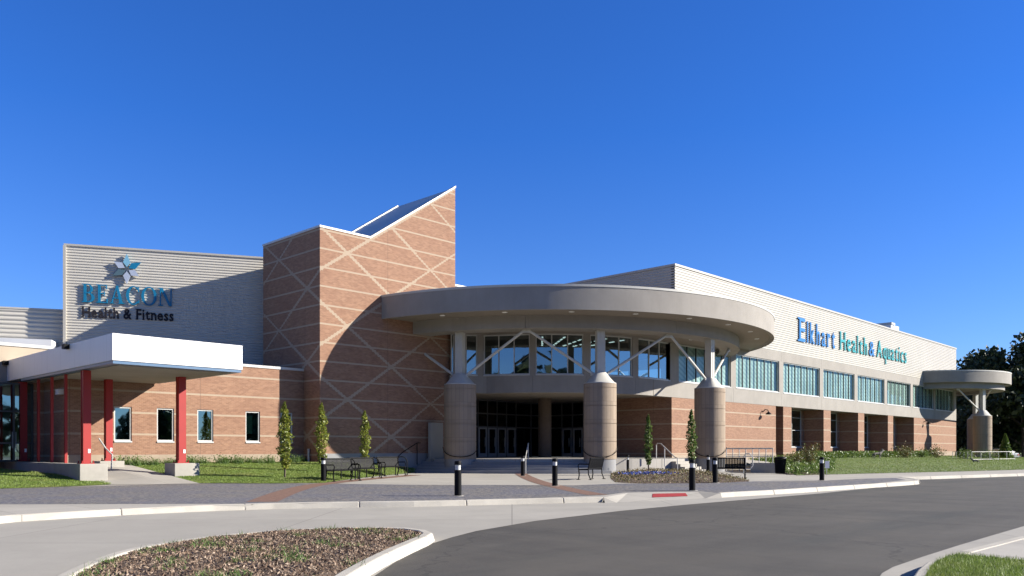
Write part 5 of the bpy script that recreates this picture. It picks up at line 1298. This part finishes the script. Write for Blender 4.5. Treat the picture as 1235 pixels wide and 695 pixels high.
# coyote decoy on the lawn (seated animal figure)
def skin(name, nodes, edges, m, parent=None):
    me = bpy.data.meshes.new(name); me.from_pydata([n_[0] for n_ in nodes], edges, []); o = bpy.data.objects.new(name, me); col.objects.link(o); put(o, parent)
    md = o.modifiers.new('skin', 'SKIN'); 
    for i_, n_ in enumerate(nodes): me.skin_vertices[0].data[i_].radius = (n_[1], n_[1]) if me.skin_vertices else (0.1, 0.1)
    o.modifiers.new('sub', 'SUBSURF').levels = 1; o.modifiers['sub'].render_levels = 2
    me.materials.append(M[m]); return o
def decoy(loc, rz, label, sc=1.0):
    me = bpy.data.meshes.new('decoy_animal')
    nd = [((0.32, 0, 0.50), .10), ((0.0, 0, 0.48), .13), ((-0.30, 0, 0.52), .14), ((-0.46, 0, 0.68), .09), ((-0.56, 0, 0.80), .085), ((-0.68, 0, 0.78), .05), ((-0.80, 0, 0.75), .028),
          ((0.34, 0.09, 0.42), .07), ((0.27, 0.10, 0.28), .04), ((0.38, 0.10, 0.17), .025), ((0.35, 0.10, 0.01), .024), ((0.34, -0.09, 0.42), .07), ((0.27, -0.10, 0.28), .04), ((0.38, -0.10, 0.17), .025), ((0.35, -0.10, 0.01), .024),
          ((-0.30, 0.09, 0.40), .055), ((-0.29, 0.09, 0.22), .03), ((-0.31, 0.09, 0.01), .024), ((-0.30, -0.09, 0.40), .055), ((-0.29, -0.09, 0.22), .03), ((-0.31, -0.09, 0.01), .024),
          ((0.48, 0, 0.42), .05), ((0.56, 0, 0.22), .045), ((0.58, 0, 0.12), .015), ((-0.53, 0.05, 0.90), .03), ((-0.53, 0.06, 0.97), .010), ((-0.53, -0.05, 0.90), .03), ((-0.53, -0.06, 0.97), .010)]
    ed = [(0, 1), (1, 2), (2, 3), (3, 4), (4, 5), (5, 6), (0, 7), (7, 8), (8, 9), (9, 10), (0, 11), (11, 12), (12, 13), (13, 14), (2, 15), (15, 16), (16, 17), (2, 18), (18, 19), (19, 20), (0, 21), (21, 22), (22, 23), (4, 24), (24, 25), (4, 26), (26, 27)]
    me.from_pydata([n_[0] for n_ in nd], ed, []); o = bpy.data.objects.new('decoy_animal', me); col.objects.link(o)
    bm = bmesh.new(); bm.from_mesh(me); ly = bm.verts.layers.skin.verify()
    bm.verts.ensure_lookup_table()
    for i_, v_ in enumerate(bm.verts): v_[ly].radius = (nd[i_][1], nd[i_][1]); v_[ly].use_root = (i_ == 1)
    bm.to_mesh(me); bm.free()
    o.modifiers.new('skin', 'SKIN'); s = o.modifiers.new('sub', 'SUBSURF'); s.levels = 1; s.render_levels = 2
    me.materials.append(M['decoy']); o.location = loc; o.rotation_euler = (0, 0, rz); o.scale = (sc,)*3; tag(o, label, 'animal decoy', 'coyote decoys on the lawn'); return o
decoy((*onF(1058, 76), 0.55), face(1, 0.2)+PI/2, 'grey coyote decoy standing on the lawn before the third brick recess')
decoy((*onF(1176.5, 73), 0.12), face(-1, 0.3)+PI/2, 'small dark coyote decoy on the lawn in front of the far white railing', 0.62)

# parked cars behind the far railing (local: along x)
def make_car():
    T = thing('parked_car', 'x', 'car', (0, 0, 0), 'cars parked beyond the far column')
    prof = [(-2.2, 0.45), (-2.25, 0.8), (-2.1, 0.98), (-1.2, 1.05), (1.0, 1.02), (2.0, 0.88), (2.25, 0.7), (2.25, 0.42), (1.85, 0.3), (-1.9, 0.3)]
    cab = [(-1.75, 1.04), (-1.25, 1.46), (0.1, 1.5), (0.55, 1.4), (1.15, 1.02)]
    def ex(pr_, w0, w1=None):
        n = len(pr_); mb = MB(); w1 = w1 or w0
        zs = [q[1] for q in pr_]; lo, hi = min(zs), max(zs)
        W_ = lambda z: w0+(w1-w0)*(z-lo)/(hi-lo)
        mb.add([(x, -W_(z), z) for x, z in pr_]+[(x, W_(z), z) for x, z in pr_], [tuple(range(n)), tuple(range(2*n-1, n-1, -1))]+[(i_, n+i_, n+(i_+1) % n, (i_+1) % n) for i_ in range(n)]); return mb
    body = ex(prof, 0.88, 0.84).build('body', 'carw', T, bevel=0.06)
    ex(cab, 0.80, 0.62).build('cabin', 'carw', T, bevel=0.04)
    sw_ = [(-1.5, 1.08), (-1.15, 1.4), (0.05, 1.43), (0.45, 1.35), (0.95, 1.08)]
    n = len(sw_); mb = MB()
    for s in (-1, 1): mb.add([(x, s*(0.815-0.42*(z-1.04)), z) for x, z in sw_], [tuple(range(n))])
    mb.build('side_window', 'glassd', T, recalc=False)
    for x in (-1.4, 1.4):
        for s in (-1, 1):
            w = MB().tube([(x, s*0.70, 0.32), (x, s*0.90, 0.32)], 0.32, 20).build('wheel', 'tyre', T); MB().tube([(x, s*0.89, 0.32), (x, s*0.91, 0.32)], 0.19, 14).build('rim', 'steel', w)
    for s in (-1, 1): MB().box(2.16, 2.262, s*0.62-0.16, s*0.62+0.16, 0.62, 0.76).build('headlight', 'lens', T); MB().box(-2.262, -2.16, s*0.62-0.14, s*0.62+0.14, 0.68, 0.85).build('tail_light', 'redplate', T)
    return T
cr = make_car()
place(cr, 0, (*onF(1204, 104), 0), face(1, 0.4), 'silver car parked behind the white railing under the dark trees')
place(cr, 1, (*onF(1167, 122), 0), face(0.9, 0.2), 'pale car glimpsed between the building corner and the far columns')
